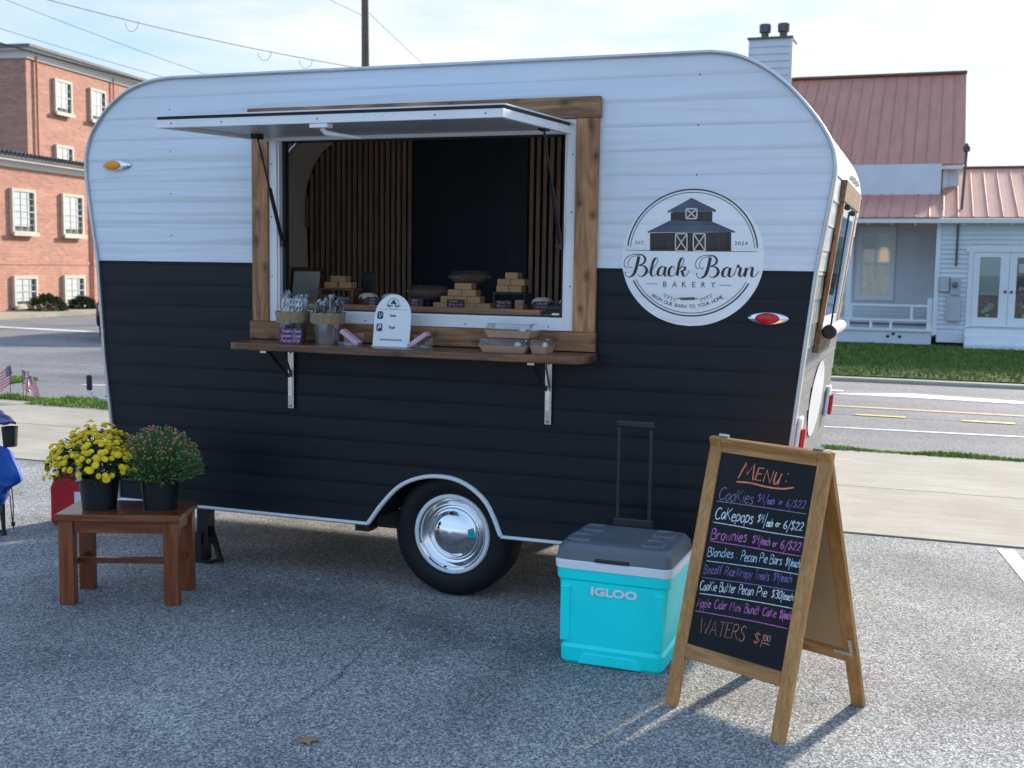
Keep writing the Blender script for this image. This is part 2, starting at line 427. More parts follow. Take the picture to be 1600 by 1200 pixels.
# buildings
t = NT('brick')
tcx = t.n('ShaderNodeTexCoord').outputs['Object']; sx = t.n('ShaderNodeSeparateXYZ', {0: tcx})
def brick_vec(a, b):
    return t.n('ShaderNodeCombineXYZ', {0: a, 1: b}).outputs[0]
geo = t.n('ShaderNodeNewGeometry'); 
ax = t.n('ShaderNodeMath', {0: sx.outputs['X'], 1: sx.outputs['Y']}, operation='ADD').outputs[0]
vec = brick_vec(ax, sx.outputs['Z'])
bk = t.n('ShaderNodeTexBrick', {'Vector': vec, 'Color1': (0.42, 0.165, 0.115, 1), 'Color2': (0.54, 0.25, 0.175, 1), 'Mortar': (0.46, 0.34, 0.27, 1), 'Scale': 1.0, 'Mortar Size': 0.008,
                               'Brick Width': 0.22, 'Row Height': 0.075, 'Bias': 0.0})
wn = t.ramp(t.noise(t.n('ShaderNodeMapping', {'Vector': tcx, 'Scale': (0.5, 0.5, 3.0)}).outputs[0], 0.9, 6, 0.6, 0.3), [(0.3, (0.82, 0.82, 0.84)), (0.7, (1.1, 1.08, 1.05))])
t.P(Base_Color=t.mix(1.0, bk.outputs['Color'], wn, 'MULTIPLY'), Roughness=0.9)
t.bump(bk.outputs['Fac'], -0.4, 0.01)
basic('stone_trim', (0.55, 0.51, 0.43), 0.8, var=0.08)
basic('cornice_white', (0.66, 0.64, 0.60), 0.7, var=0.06)
basic('roof_grey', (0.16, 0.16, 0.155), 0.8, var=0.2)
basic('muntin_grey', (0.36, 0.36, 0.34), 0.6)
basic('pane_grey', (0.13, 0.145, 0.15), 0.15, var=0.2)
basic('window_dark', (0.03, 0.035, 0.04), 0.1, var=0.1)
basic('window_blind', (0.58, 0.62, 0.60), 0.35, var=0.08, vs_=2)
basic('house_white', (0.62, 0.67, 0.72), 0.65, var=0.06, vs_=2)
basic('house_trim', (0.72, 0.74, 0.76), 0.6, var=0.04)
t = NT('roof_red'); c = t.coord((1, 1, 1))
a = t.ramp(t.noise(c, 1.1, 6, 0.6, 0.4), [(0.3, (0.41, 0.145, 0.085)), (0.7, (0.51, 0.205, 0.125))])
t.P(Base_Color=t.mix(0.4, a, t.ramp(t.noise(t.coord((6, 0.6, 0.6)), 2, 5), [(0.3, (0.36, 0.13, 0.085)), (0.7, (0.60, 0.27, 0.17))])), Roughness=0.5)
basic('roof_cap', (0.20, 0.075, 0.05), 0.5)
basic('flue_grey', (0.11, 0.115, 0.12), 0.5, 0.6)
basic('meter_grey', (0.42, 0.44, 0.46), 0.5)
basic('car_black', (0.008, 0.008, 0.01), 0.12, var=0.1, Coat_Weight=0.6)
basic('pole_wood', (0.13, 0.105, 0.085), 0.9, var=0.25)
basic('wire_black', (0.03, 0.03, 0.035), 0.7)
basic('flower_red', (0.40, 0.02, 0.04), 0.7, var=0.5, vs_=8)
basic('flower_orange', (0.5, 0.16, 0.04), 0.7, var=0.5, vs_=8)
basic('curtain', (0.42, 0.42, 0.38), 0.8, var=0.25, vs_=6)
t = NT('lamp_glow'); t.P(Base_Color=(0.6, 0.42, 0.25, 1), Emission_Color=(1.0, 0.50, 0.16, 1), Emission_Strength=0.10)
basic('bulb', (0.8, 0.8, 0.76), 0.3)
t = NT('flag_cloth')
uvn = t.n('ShaderNodeUVMap'); su = t.n('ShaderNodeSeparateXYZ', {0: uvn.outputs[0]})
mm = t.n('ShaderNodeMath', {0: su.outputs['Y'], 1: 6.5}, operation='MULTIPLY')
fr_ = t.n('ShaderNodeMath', {0: mm.outputs[0]}, operation='FRACT')
gt = t.n('ShaderNodeMath', {0: fr_.outputs[0], 1: 0.5}, operation='LESS_THAN')
strp = t.mix(gt.outputs[0], (0.75, 0.74, 0.74), (0.52, 0.02, 0.05))
cx = t.n('ShaderNodeMath', {0: su.outputs['X'], 1: 0.42}, operation='LESS_THAN'); cy = t.n('ShaderNodeMath', {0: su.outputs['Y'], 1: 0.4615}, operation='GREATER_THAN')
ca = t.n('ShaderNodeMath', {0: cx.outputs[0], 1: cy.outputs[0]}, operation='MULTIPLY')
stv = t.n('ShaderNodeMapping', {'Vector': uvn.outputs[0], 'Scale': (14, 13, 1)}).outputs[0]
vv = t.n('ShaderNodeTexVoronoi', {'Vector': stv, 'Scale': 1.0, 'Randomness': 0.0})
sr = t.n('ShaderNodeMath', {0: vv.outputs['Distance'], 1: 0.25}, operation='LESS_THAN')
canton = t.mix(sr.outputs[0], (0.015, 0.025, 0.10), (0.75, 0.75, 0.76))
t.P(Base_Color=t.mix(ca.outputs[0], strp, canton), Roughness=0.7)

# ------------------------------------------------------------------ lettering helpers
def catmull(pts, k=6, closed=False):
    p = [Vector((q[0], q[1])) for q in pts]
    if len(p) < 3: return p
    o = []
    n = len(p)
    for i in range(n - 1):
        a = p[max(i - 1, 0)]; b = p[i]; c_ = p[i + 1]; d = p[min(i + 2, n - 1)]
        for j in range(k):
            u = j / k
            o.append(0.5 * ((2 * b) + (c_ - a) * u + (2 * a - 5 * b + 4 * c_ - d) * u * u + (3 * b - a - 3 * c_ + d) * u ** 3))
    o.append(p[-1]); return o
def ribbon(mb, pts, wd, to3, w2=None):
    """flat stroke along 2d points; wd = width, or (thin, thick) for a pen whose downstrokes are thick"""
    pts = [Vector((q[0], q[1])) for q in pts]
    n = len(pts); L = []; R = []; ws = []
    for i in range(n):
        d = pts[min(i + 1, n - 1)] - pts[max(i - 1, 0)]
        if d.length < 1e-9: d = Vector((1, 0))
        d.normalize()
        if isinstance(wd, tuple):
            k = max(0.0, -d.y) ** 1.1; wv = wd[0] + (wd[1] - wd[0]) * k
        else: wv = wd
        ws.append(wv)
        L.append((pts[i], Vector((-d.y, d.x))))
    if isinstance(wd, tuple):
        ws = [sum(ws[max(0, i - 2):i + 3]) / len(ws[max(0, i - 2):i + 3]) for i in range(n)]
    vs_ = []
    for i, (q, nn) in enumerate(L):
        hw = ws[i] / 2
        if i in (0, n - 1): hw *= 0.6
        vs_ += [to3(q + nn * hw), to3(q - nn * hw)]
    mb.add(vs_, [(2 * i, 2 * i + 1, 2 * i + 3, 2 * i + 2) for i in range(n - 1)])
GL = {
 'A': (.7, "0,0 .38,1 .7,0;.12,.35 .58,.38"), 'B': (.6, "0,0 .02,1;~.02,1 .42,.96 .48,.74 .28,.55 .03,.52;~.03,.52 .48,.5 .6,.22 .4,.02 0,0"),
 'C': (.62, "~.58,.88 .38,1 .1,.82 0,.42 .16,.05 .42,.02 .64,.18"), 'D': (.6, "0,0 .02,1;~.02,1 .5,.85 .6,.5 .45,.1 0,0"),
 'E': (.5, ".5,1 .02,1 0,0 .52,.02;0,.52 .42,.55"), 'K': (.58, "0,0 .02,1;.55,1 .03,.45;.1,.52 .6,0"), 'M': (.82, "0,0 .22,1 .42,.3 .66,1 .8,0"),
 'N': (.62, "0,0 .05,1 .58,0 .64,1"), 'P': (.52, "0,0 .04,1;~.0,.92 .3,1.02 .52,.82 .42,.55 .03,.45"), 'R': (.6, "0,0 .04,1;~.0,.95 .35,1 .5,.78 .35,.55 .04,.5;.2,.5 .6,0"),
 'S': (.52, "~.5,.86 .3,1 .06,.84 .18,.56 .46,.36 .42,.06 .18,0 0,.14"), 'T': (.62, "0,.97 .64,1;.33,1 .3,0"), 'U': (.6, "~.0,1 .02,.35 .2,.02 .46,.2 .58,.7 .6,1;.6,1 .6,0"),
 'V': (.6, "0,1 .3,0 .6,1"), 'W': (.9, "0,1 .2,0 .45,.72 .66,0 .92,1"),
 'a': (.44, "~.42,.5 .2,.6 .02,.35 .08,.04 .28,.08 .41,.45;.42,.58 .46,0"), 'b': (.42, "0,1 0,0;~0,.42 .25,.6 .42,.3 .25,0 0,.08"), 'c': (.4, "~.4,.5 .22,.6 .0,.3 .15,0 .4,.1"),
 'd': (.44, "~.4,.5 .2,.58 .0,.28 .15,0 .4,.18;.43,1 .43,0"), 'e': (.42, "~.02,.3 .38,.36 .3,.58 .1,.52 .0,.25 .15,0 .42,.1"), 'f': (.34, "~.38,.92 .24,1 .13,.8 .12,0;0,.58 .32,.58"),
 'g': (.42, "~.4,.5 .2,.6 .02,.33 .12,.05 .38,.2;~.4,.58 .4,-.1 .25,-.32 .02,-.22"),
 'h': (.42, "0,1 0,0;~0,.38 .2,.6 .38,.45 .4,0"), 'i': (.12, ".06,.58 .06,0;.05,.76 .08,.82"), 'k': (.42, "0,1 0,0;.38,.62 .02,.28;.1,.36 .42,0"), 'l': (.12, ".06,1 .06,0"),
 'm': (.64, "0,.6 0,0;~0,.4 .15,.6 .3,.45 .31,0;~.31,.4 .48,.6 .62,.45 .64,0"), 'n': (.42, "0,.6 0,0;~0,.38 .2,.6 .38,.45 .4,0"), 'o': (.42, "~.2,.6 .02,.4 .06,.08 .28,.02 .42,.3 .32,.58 .2,.6"),
 'p': (.42, ".02,.6 .0,-.35;~0,.42 .22,.6 .42,.34 .25,.02 .02,.1"), 'r': (.34, "0,.6 0,0;~0,.35 .14,.58 .34,.55"), 's': (.36, "~.34,.5 .16,.6 .04,.46 .3,.22 .2,0 0,.06"),
 't': (.40, ".18,.95 .18,.02;.0,.60 .42,.64"), 'u': (.44, "~0,.6 .02,.15 .2,0 .38,.2 .42,.6;.42,.6 .44,0"), 'v': (.4, "0,.6 .2,0 .4,.6"), 'w': (.6, "0,.6 .15,0 .3,.5 .44,0 .6,.6"), 'y': (.42, "0,.6 .2,.08;.42,.6 .08,-.35"),
 'z': (.4, "0,.58 .4,.6 0,0 .42,0"),
 '0': (.42, "~.2,.95 .0,.6 .05,.12 .25,.02 .42,.45 .34,.88 .2,.95"), '1': (.14, ".1,.95 .04,-.25"), '2': (.44, "~.02,.75 .2,.95 .4,.75 .25,.35 .0,.02;0,.02 .46,.04"), '3': (.42, "~.02,.85 .25,.95 .38,.74 .15,.52;~.15,.52 .42,.38 .3,.02 .0,.08"),
 '4': (.44, ".08,.95 .0,.45 .44,.48;.36,.95 .32,-.1"), '5': (.42, ".4,.95 .06,.95 .03,.55;~.03,.55 .32,.6 .42,.3 .25,0 0,.06"), '6': (.42, "~.34,.95 .08,.6 .02,.2 .22,0 .42,.2 .26,.42 .05,.3"),
 '9': (.42, "~.4,.72 .2,.95 .02,.72 .2,.5 .4,.72;.4,.8 .34,0"), '$': (.42, "~.4,.78 .2,.92 .04,.72 .22,.5 .4,.28 .2,.04 .0,.16;.24,1.08 .18,-.12"), '/': (.3, ".32,1 .0,-.45"), ':': (.14, ".06,.5 .08,.54;.05,.08 .07,.12"), '.': (.12, ".05,0 .07,.05"),
 '&': (.5, ".5,0 .1,.8 .3,.95 .05,.2 .5,.4"), '|': (.1, ".05,1 .05,-.3"), '-': (.3, "0,.35 .3,.35")}
def hand(mb, s, a, b, h, wd, to3, slant=0.12, jit=0.03, rnd=random):
    """single-stroke handwriting from point a to point b (baseline), cap height h"""
    adv = []; x = 0
    for ch in s:
        if ch == ' ': x += 0.34; continue
        gw, st = GL[ch]; adv.append((x, st)); x += gw + 0.13
    x -= 0.13
    a = Vector(a); b = Vector(b); L = (b - a).length; ex = (b - a) / L; ey = Vector((-ex.y, ex.x)); k = L / x
    for gx, st in adv:
        dy_ = rnd.uniform(-jit, jit); sc = 1 + rnd.uniform(-jit, jit)
        for q in st.split(';'):
            sm = q.startswith('~'); q = q.lstrip('~')
            pts = [tuple(float(c_) for c_ in r.split(',')) for r in q.split()]
            pts = catmull(pts, 5) if sm else [Vector(r) for r in pts]
            pts = [a + ex * ((gx + r[0] * sc) * k + slant * r[1] * h) + ey * ((r[1] * sc + dy_) * h) for r in pts]
            ribbon(mb, pts, wd, to3)
def text2d(s, size, spacing=1.0, bold=0.0):
    """built-in font outline -> 2d verts, faces, width"""
    cu = bpy.data.curves.new('lettering_tmp', 'FONT'); cu.body = s; cu.size = size; cu.space_character = spacing; cu.offset = bold; cu.resolution_u = 4
    ob = bpy.data.objects.new('lettering_tmp', cu); C.objects.link(ob)
    dg = bpy.context.evaluated_depsgraph_get(); dg.update()
    me = bpy.data.meshes.new_from_object(ob.evaluated_get(dg))
    v = [(q.co.x, q.co.y) for q in me.vertices]; f = [tuple(q.vertices) for q in me.polygons]
    bpy.data.objects.remove(ob); bpy.data.curves.remove(cu); bpy.data.meshes.remove(me)
    x0 = min(q[0] for q in v); x1 = max(q[0] for q in v)
    return [(q[0] - (x0 + x1) / 2, q[1]) for q in v], f, x1 - x0
def print_text(mb, s, a, b, h, to3, spacing=1.0, bold=0.0):
    """print s centred between 2d points a and b with cap height h, fitted to the length"""
    v, f, wd = text2d(s, 1.0, spacing, bold)
    hh = max(q[1] for q in v); a = Vector(a); b = Vector(b); L = (b - a).length; ex = (b - a) / L; ey = Vector((-ex.y, ex.x)); m = (a + b) / 2
    mb.add([to3(m + ex * (q[0] * L / wd) + ey * (q[1] * h / hh)) for q in v], f)
def fill(mb, poly, to3, step=0.004):
    """scanline fill of a 2d polygon with thin level strips"""
    ys = [q[1] for q in poly]; y0, y1 = min(ys), max(ys); n = max(1, int((y1 - y0) / step)); P_ = len(poly)
    def cuts(y):
        xs = []
        for i in range(P_):
            a, b = poly[i], poly[(i + 1) % P_]
            if (a[1] <= y) != (b[1] <= y): xs.append(a[0] + (y - a[1]) / (b[1] - a[1]) * (b[0] - a[0]))
        return sorted(xs)
    for i in range(n):
        ya, yb = y0 + (y1 - y0) * i / n, y0 + (y1 - y0) * (i + 1) / n; e = (yb - ya) * 0.01
        A, B = cuts(ya + e), cuts(yb - e)
        if len(A) != len(B): A = B = cuts((ya + yb) / 2)
        for j in range(0, len(A) - 1, 2):
            mb.add([to3(Vector(q)) for q in ((A[j], ya), (A[j + 1], ya), (B[j + 1], yb), (B[j], yb))], [(0, 1, 2, 3)])

# ================================================================== SETTING
def sheet(name, m, x0, x1, y0, y1, z):
    return struct(MB().add([(x0, y0, z), (x1, y0, z), (x1, y1, z), (x0, y1, z)], [(0, 1, 2, 3)]).build(name, m))
sheet('ground', 'soil', -900, 900, -900, 900, -0.06)
sheet('parking_lot', 'asphalt', -60, 60, -60, 2.37, 0.0)
sheet('road', 'road', -90, 90, 6.05, 90, -0.004)
# pavement of concrete slabs between lot and road
sw = struct(MB().box(-60, 60, 2.37, 5.95, -0.05, 0.002).build('pavement', 'soil'))
slab_x = [-30 + 4.6 * i for i in range(14)]
for i in range(len(slab_x) - 1):
    for (ya, yb) in ((2.38, 4.055), (4.065, 5.94)):
        MB().box(slab_x[i] + 0.006, slab_x[i + 1] - 0.006, ya, yb, -0.045, 0.008 + random.uniform(0, 0.003)).build('slab', 'concrete', sw)
# kerb line and lawn of the house
lawn = MB(); lawn.box(-7.2, 60, 13.55, 90, -0.05, 0.07)
struct(lawn.build('lawn', 'lawn'))
struct(MB().box(-7.4, 60, 13.25, 13.548, -0.05, 0.05).build('kerb', 'concrete', bevel=0.03))
# grass verge strip between pavement and road
def blades(regions, n, hmin, hmax, zb=0.0):
    mb = MB()
    for _ in range(n):
        x0, x1, y0, y1 = random.choice(regions)
        x = random.uniform(x0, x1); y = random.uniform(y0, y1); rg = .5 + .5 * math.sin(x * 3.1 + 1.3 * math.sin(x * 1.7)) * math.cos(x * .9)
        if y1 - y0 < .5: y = y0 - .03 + (y1 - y0 + .10) * random.random() * (.45 + .55 * rg)
        h_ = random.uniform(hmin, hmax) * (.55 + .5 * rg); a = random.uniform(0, PI); wd = random.uniform(0.006, 0.014)
        lx, ly = random.uniform(-.04, .04), random.uniform(-.04, .04)
        mb.add([(x - math.cos(a) * wd, y - math.sin(a) * wd, zb), (x + math.cos(a) * wd, y + math.sin(a) * wd, zb), (x + lx, y + ly, zb + h_)], [(0, 1, 2)])
    return mb
regs = [(-1.8 + 0.5 * i, -1.3 + 0.5 * i, 5.95, 6.08) for i in range(14)]
g = blades(regs, 14000, 0.02, 0.05).build('grass_verge', 'grass_blade', kind='stuff'); tag(g, 'narrow strip of green grass between pavement and road behind menu board', 'grass')
regs2 = [(-9.9, -8.2, 5.3, 6.1), (-9.4, -8.0, 5.5, 6.4), (-12.6, -11.7, 7.0, 7.6), (-10.6, -9.0, 5.6, 5.95)]
g = blades(regs2, 12000, 0.03, 0.09).build('grass_patch', 'grass_blade', kind='stuff'); tag(g, 'patches of green grass beside the pavement left of the trailer', 'grass')
g = blades([(-7.0 + 3 * i, -4.0 + 3 * i, 13.55, 22.2) for i in range(5)], 40000, 0.03, 0.08, 0.069).build('lawn_grass', 'lawn_blade', kind='stuff'); tag(g, 'shaded green lawn grass in front of the white house', 'grass')
g.location.z += 0.0
# cracks and scattered grit on the lot
def crack(pts, wd):
    q = catmull(pts, 8); rr = random.Random(5)
    q = [Vector((a.x + rr.uniform(-.012, .012), a.y + rr.uniform(-.012, .012))) for a in q]
    mb = MB(); ribbon(mb, q, wd, lambda p_: (p_[0], p_[1], 0.0035)); return struct(mb.build('asphalt_crack', 'tar'))
crack([(-2.284, -1.832), (-2.252, -1.677), (-2.225, -1.529), (-2.207, -1.346), (-2.221, -1.131), (-2.276, -0.837)], .0035)
gv = MB(); rr_ = random.Random(8)
for _ in range(420):
    x, y = rr_.uniform(-5.5, 1.6), rr_.uniform(-2.0, 2.2); r_ = rr_.uniform(.002, .006)
    gv.add([(x - r_, y - r_, 0.0), (x + r_, y - r_ * .7, 0.0), (x + r_ * .6, y + r_, 0.0), (x - r_ * .8, y + r_ * .8, 0.0), (x, y, r_ * 1.3)], [(0, 1, 4), (1, 2, 4), (2, 3, 4), (3, 0, 4)])
tag(gv.build('loose_grit', 'decal_grey', kind='stuff'), 'loose grit scattered over the asphalt', 'grit')
# painted markings
def mark(pts, m, z=0.002):
    return struct(MB().add([(x, y, z) for x, y in pts], [tuple(range(len(pts)))]).build('road_marking', m))
mark([(-1.1, 11.35), (-0.2, 11.75), (2.2, 11.2), (2.2, 11.0), (-0.1, 11.2), (-1.2, 11.2)], 'paint_white')
mark([(-4.0, 11.45), (-1.1, 11.6), (-1.1, 11.75), (-4.0, 11.75)], 'paint_white')
mark([(-6, 9.75), (12, 9.45), (12, 9.57), (-6, 9.87)], 'paint_orange')
for i in range(14):
    x = -1.95 + i * 1.18
    y = 8.85 - 0.02 * i
    mark([(x, y), (x + 0.56, y - 0.01), (x + 0.56, y + 0.09), (x, y + 0.10)], 'paint_yellow', 0.006)
mark([(-2, 8.87), (14, 8.6), (14, 8.63), (-2, 8.90)], 'tar', 0.001)
mark([(-1.2, 7.6), (1.0, 7.72), (2.4, 7.45), (2.4, 7.52), (1.0, 7.80), (-1.2, 7.66)], 'paint_white', 0.0005)
mark([(-35, 18.7), (-16.5, 16.6), (-16.5, 16.9), (-35, 19.1)], 'paint_white')
mark([(-10.8, 7.35), (-8.6, 7.9), (-8.6, 8.05), (-10.8, 7.45)], 'paint_white')
mark([(0.46, 2.30), (0.56, 2.30), (0.78, 0.6), (0.68, 0.6)], 'paint_white', 0.004)

# ================================================================== TRAILER
TR = thing('bakery_trailer', 'vintage two-tone white and black bakery trailer with open serving window', 'trailer', (-2.4, 1.0, 0), world=True)
WID = 1.95
UP = [(-4.438, 2.19), (-4.434, 2.26), (-4.413, 2.34), (-4.372, 2.416), (-4.283, 2.517), (-4.154, 2.605), (-4.007, 2.652), (-3.863, 2.666), (-3.3, 2.668), (-0.985, 2.664),
      (-0.87, 2.645), (-0.755, 2.593), (-0.641, 2.508), (-0.54, 2.400), (-0.468, 2.301), (-0.432, 2.222), (-0.42, 2.15)]
def smooth_chain(pts, k=5):
    return [(q.x, q.y) for q in catmull(pts, k)]
UPS = smooth_chain(UP[:8]) + smooth_chain(UP[9:])
ARCH = smooth_chain([(-2.688, .353), (-2.603, .468), (-2.495, .571), (-2.345, .624), (-2.176, .612), (-2.036, .516), (-1.955, .353)], 5)
LEFT = [(-4.438, 2.19), (-4.436, 2.138), (-4.414, 1.962), (-4.372, 1.693), (-4.339, 1.143), (-4.303, .819), (-4.255, .353)]
RIGHT = [(-0.617, .353), (-0.562, .921), (-0.524, 1.301), (-0.484, 1.687), (-0.451, 1.898), (-0.434, 2.01), (-0.421, 2.11), (-0.42, 2.15)]
LOW = LEFT + ARCH + RIGHT
ux, uz = np.array([q[0] for q in UPS]), np.array([q[1] for q in UPS])
lx, lz = np.array([q[0] for q in LOW]), np.array([q[1] for q in LOW])
def topz(x): return float(np.interp(x, ux, uz))
def botz(x): return float(np.interp(x, lx, lz))
PITCHB, ZREF, SPLIT = 0.1118, 1.783, 1.690
def prof(z):
    tt = ((z - ZREF) / PITCHB) % 1.0
    return -0.0034 * (1 - tt) ** 0.9 * min(1.0, (tt + 0.02) / 0.2) ** 0.6
WX0, WX1, WZ0, WZ1 = -3.235, -1.625, 1.425, 2.35
xs = set(np.linspace(-4.438, -3.80, 34)) | set(np.linspace(-1.06, -0.42, 34)) | set(np.linspace(-2.70, -1.94, 40)) | {WX0, WX1} | set(np.linspace(-3.8, -1.06, 10)) | set(lx) | set(ux)
xs = sorted(float(q) for q in xs)
edges = sorted(set([0.353] + [ZREF + PITCHB * k for k in range(-13, 9) if 0.36 < ZREF + PITCHB * k < 2.66] + [SPLIT, 2.67]))
def flush_run(cols, a, b):
    if len(cols) < 2: return
    mb = MB(); NS = 7; vs_ = []
    for (x, l_, h_) in cols:
        for j in range(NS + 1):
            z = l_ + (h_ - l_) * (j / NS) ** 1.5
            vs_.append((x, prof(min(max(z, a + 1e-4), b - 1e-4)), z))
    m_ = NS + 1
    mb.add(vs_, [(i * m_ + j, (i + 1) * m_ + j, (i + 1) * m_ + j + 1, i * m_ + j + 1) for i in range(len(cols) - 1) for j in range(NS)])
    mb.build('siding_board', 'vinyl_white' if a >= SPLIT - 1e-6 else 'vinyl_black', TR, smooth=True, ang=50)
for a, b in zip(edges[:-1], edges[1:]):
    run = []
    partial = (a < WZ0 < b) or (a < WZ1 < b)
    inside = a >= WZ0 - 1e-6 and b <= WZ1 + 1e-6
    for i, x in enumerate(xs):
        A, B = a, b
        def col(A, B): return (x, min(max(A, botz(x)), B), max(min(B, topz(x)), A))
        inw = WX0 - 1e-6 <= x <= WX1 + 1e-6
        at_l, at_r = abs(x - WX0) < 1e-6, abs(x - WX1) < 1e-6
        PA, PB = (a, WZ0) if a < WZ0 < b else ((WZ1, b) if a < WZ1 < b else (a, b))
        c_ = col(a, b)
        ok = c_[2] - c_[1] > 1e-4
        if inside and inw:
            if at_l and ok: run.append(c_)
            if at_l: flush_run(run, a, b); run = []
            if at_r and ok: run = [c_]
            continue
        if partial and inw:
            if at_l: run.append(c_); flush_run(run, a, b); run = [col(PA, PB)]
            elif at_r: run.append(col(PA, PB)); flush_run(run, a, b); run = [c_]
            else: run.append(col(PA, PB))
            continue
        if ok: run.append(c_)
        else:
            if run: run.append((x, c_[1], c_[1])) if c_[1] <= b else None
            flush_run(run, a, b); run = [(x, min(c_[1], b), min(c_[1], b))] if False else []
    flush_run(run, a, b)
# rear end: boards across the width
rz_pts = RIGHT + list(reversed(UPS[-22:]))[1:]
rchain = sorted(rz_pts, key=lambda q: q[1])
rzz = np.array([q[1] for q in rchain]); rxx = np.array([q[0] for q in rchain])
def rearx(z): return float(np.interp(z, rzz, rxx))
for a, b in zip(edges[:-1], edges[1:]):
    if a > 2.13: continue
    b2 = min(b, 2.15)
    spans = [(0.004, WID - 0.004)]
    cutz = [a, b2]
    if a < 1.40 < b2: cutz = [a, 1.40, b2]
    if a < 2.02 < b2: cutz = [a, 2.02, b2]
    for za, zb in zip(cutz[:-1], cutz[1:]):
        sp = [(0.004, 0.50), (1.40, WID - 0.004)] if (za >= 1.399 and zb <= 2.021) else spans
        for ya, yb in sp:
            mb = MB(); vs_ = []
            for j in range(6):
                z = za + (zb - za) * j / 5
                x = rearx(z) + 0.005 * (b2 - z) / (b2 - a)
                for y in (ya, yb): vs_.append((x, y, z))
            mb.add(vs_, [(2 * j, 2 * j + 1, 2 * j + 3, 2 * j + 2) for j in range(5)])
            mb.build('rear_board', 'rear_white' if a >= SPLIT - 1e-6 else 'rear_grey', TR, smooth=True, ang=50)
# roof skin, front end, far side, floor
mb = MB(); ch = UPS
vs_ = []
for x, z in ch: vs_ += [(x, 0.004, z), (x, WID - 0.004, z)]
mb.add(vs_, [(2 * j, 2 * j + 2, 2 * j + 3, 2 * j + 1) for j in range(len(ch) - 1)]); mb.build('roof_skin', 'rear_white', TR, smooth=True)
mb = MB(); vs_ = []
for x, z in LEFT: vs_ += [(x, 0.004, z), (x, WID - 0.004, z)]
mb.add(vs_, [(2 * j, 2 * j + 1, 2 * j + 3, 2 * j + 2) for j in range(len(LEFT) - 1)]); mb.build('front_panel', 'vinyl_white', TR, smooth=True)
poly = [(x, WID, z) for x, z in UPS] + [(x, WID, z) for x, z in reversed([q for q in LOW if q not in ARCH])]
MB().prism(poly, (0, 0.01, 0)).build('far_side_panel', 'vinyl_white', TR)
mb = MB(); mb.box(-4.25, -2.72, 0.05, WID - 0.05, 0.36, 0.42); mb.box(-1.93, -0.63, 0.05, WID - 0.05, 0.36, 0.42); mb.box(-2.72, -1.93, 0.45, WID - 0.45, 0.36, 0.42)
mb.build('floor_pan', 'interior_floor', TR)
# wheel wells
for y0, y1 in ((0.012, 0.42), (WID - 0.42, WID - 0.012)):
    mb = MB(); vs_ = []
    for x, z in ARCH: vs_ += [(x, y0, z + .006), (x, y1, z + .006)]
    n = len(ARCH)
    mb.add(vs_, [(2 * j, 2 * j + 1, 2 * j + 3, 2 * j + 2) for j in range(n - 1)])
    yb = y1 if y0 < 1 else y0
    mb.add([(x, yb, z + .006) for x, z in ARCH], [tuple(range(n))])
    mb.build('wheel_well', 'well_black', TR)
# inner lining of the serving side with the opening
mb = MB()
mb.box(-4.22, -0.68, 0.02, 0.04, 0.62, WZ0); mb.box(-4.15, -0.72, 0.02, 0.04, WZ1, 2.56)
mb.box(-4.3, WX0, 0.02, 0.04, WZ0, WZ1); mb.box(WX1, -0.55, 0.02, 0.04, WZ0, WZ1); mb.build('inner_lining', 'interior_white', TR)
# edge mouldings
def rim(name, chain, m, wd=0.017, dp=0.02, closed=False):
    mb = MB(); n = len(chain); vs_ = []
    for i in range(n):
        a = Vector(chain[max(i - 1, 0)]); b = Vector(chain[min(i + 1, n - 1)]); d = (b - a).normalized(); nn = Vector((-d.y, d.x)); q = Vector(chain[i])
        for s_, y in ((-1, 0.004), (-1, -dp * 0.7), (-.5, -dp), (.5, -dp), (1, -dp * 0.7), (1, 0.004)):
            p_ = q + nn * (s_ * wd / 2); vs_.append((p_.x, y, p_.y))
    fs = [(6 * i + j, 6 * i + j + 1, 6 * i + j + 7, 6 * i + j + 6) for i in range(n - 1) for j in range(5)]
    fs += [tuple(range(5, -1, -1)), tuple(6 * (n - 1) + j for j in range(6))]
    mb.add(vs_, fs); return mb.build(name, m, TR, smooth=True, ang=60)
rim('edge_moulding', [q for q in reversed(LEFT)] + UPS[1:-1] + [q for q in reversed(RIGHT)], 'aluminium')
rim('sill_moulding', [(-4.255, .35), (-2.69, .35)], 'trim_white', 0.016, 0.018)
rim('arch_moulding', [(q[0], q[1] + .002) for q in ARCH], 'trim_white', 0.020, 0.022)
rim('sill_moulding', [(-1.953, .35), (-0.617, .35)], 'trim_white', 0.016, 0.018)
mb = MB(); vs_ = []
# rear corner moulding on the near edge, seen as a pale strip
for x, z in RIGHT + list(reversed(UPS[-20:])): vs_ += [(x + .004, 0.0, z), (x + .010, 0.02, z), (x + .008, 0.055, z)]
k = len(vs_) // 3
mb.add(vs_, [(3 * i + j, 3 * i + j + 1, 3 * i + j + 4, 3 * i + j + 3) for i in range(k - 1) for j in range(2)]); mb.build('corner_strip', 'trim_white', TR, smooth=True)
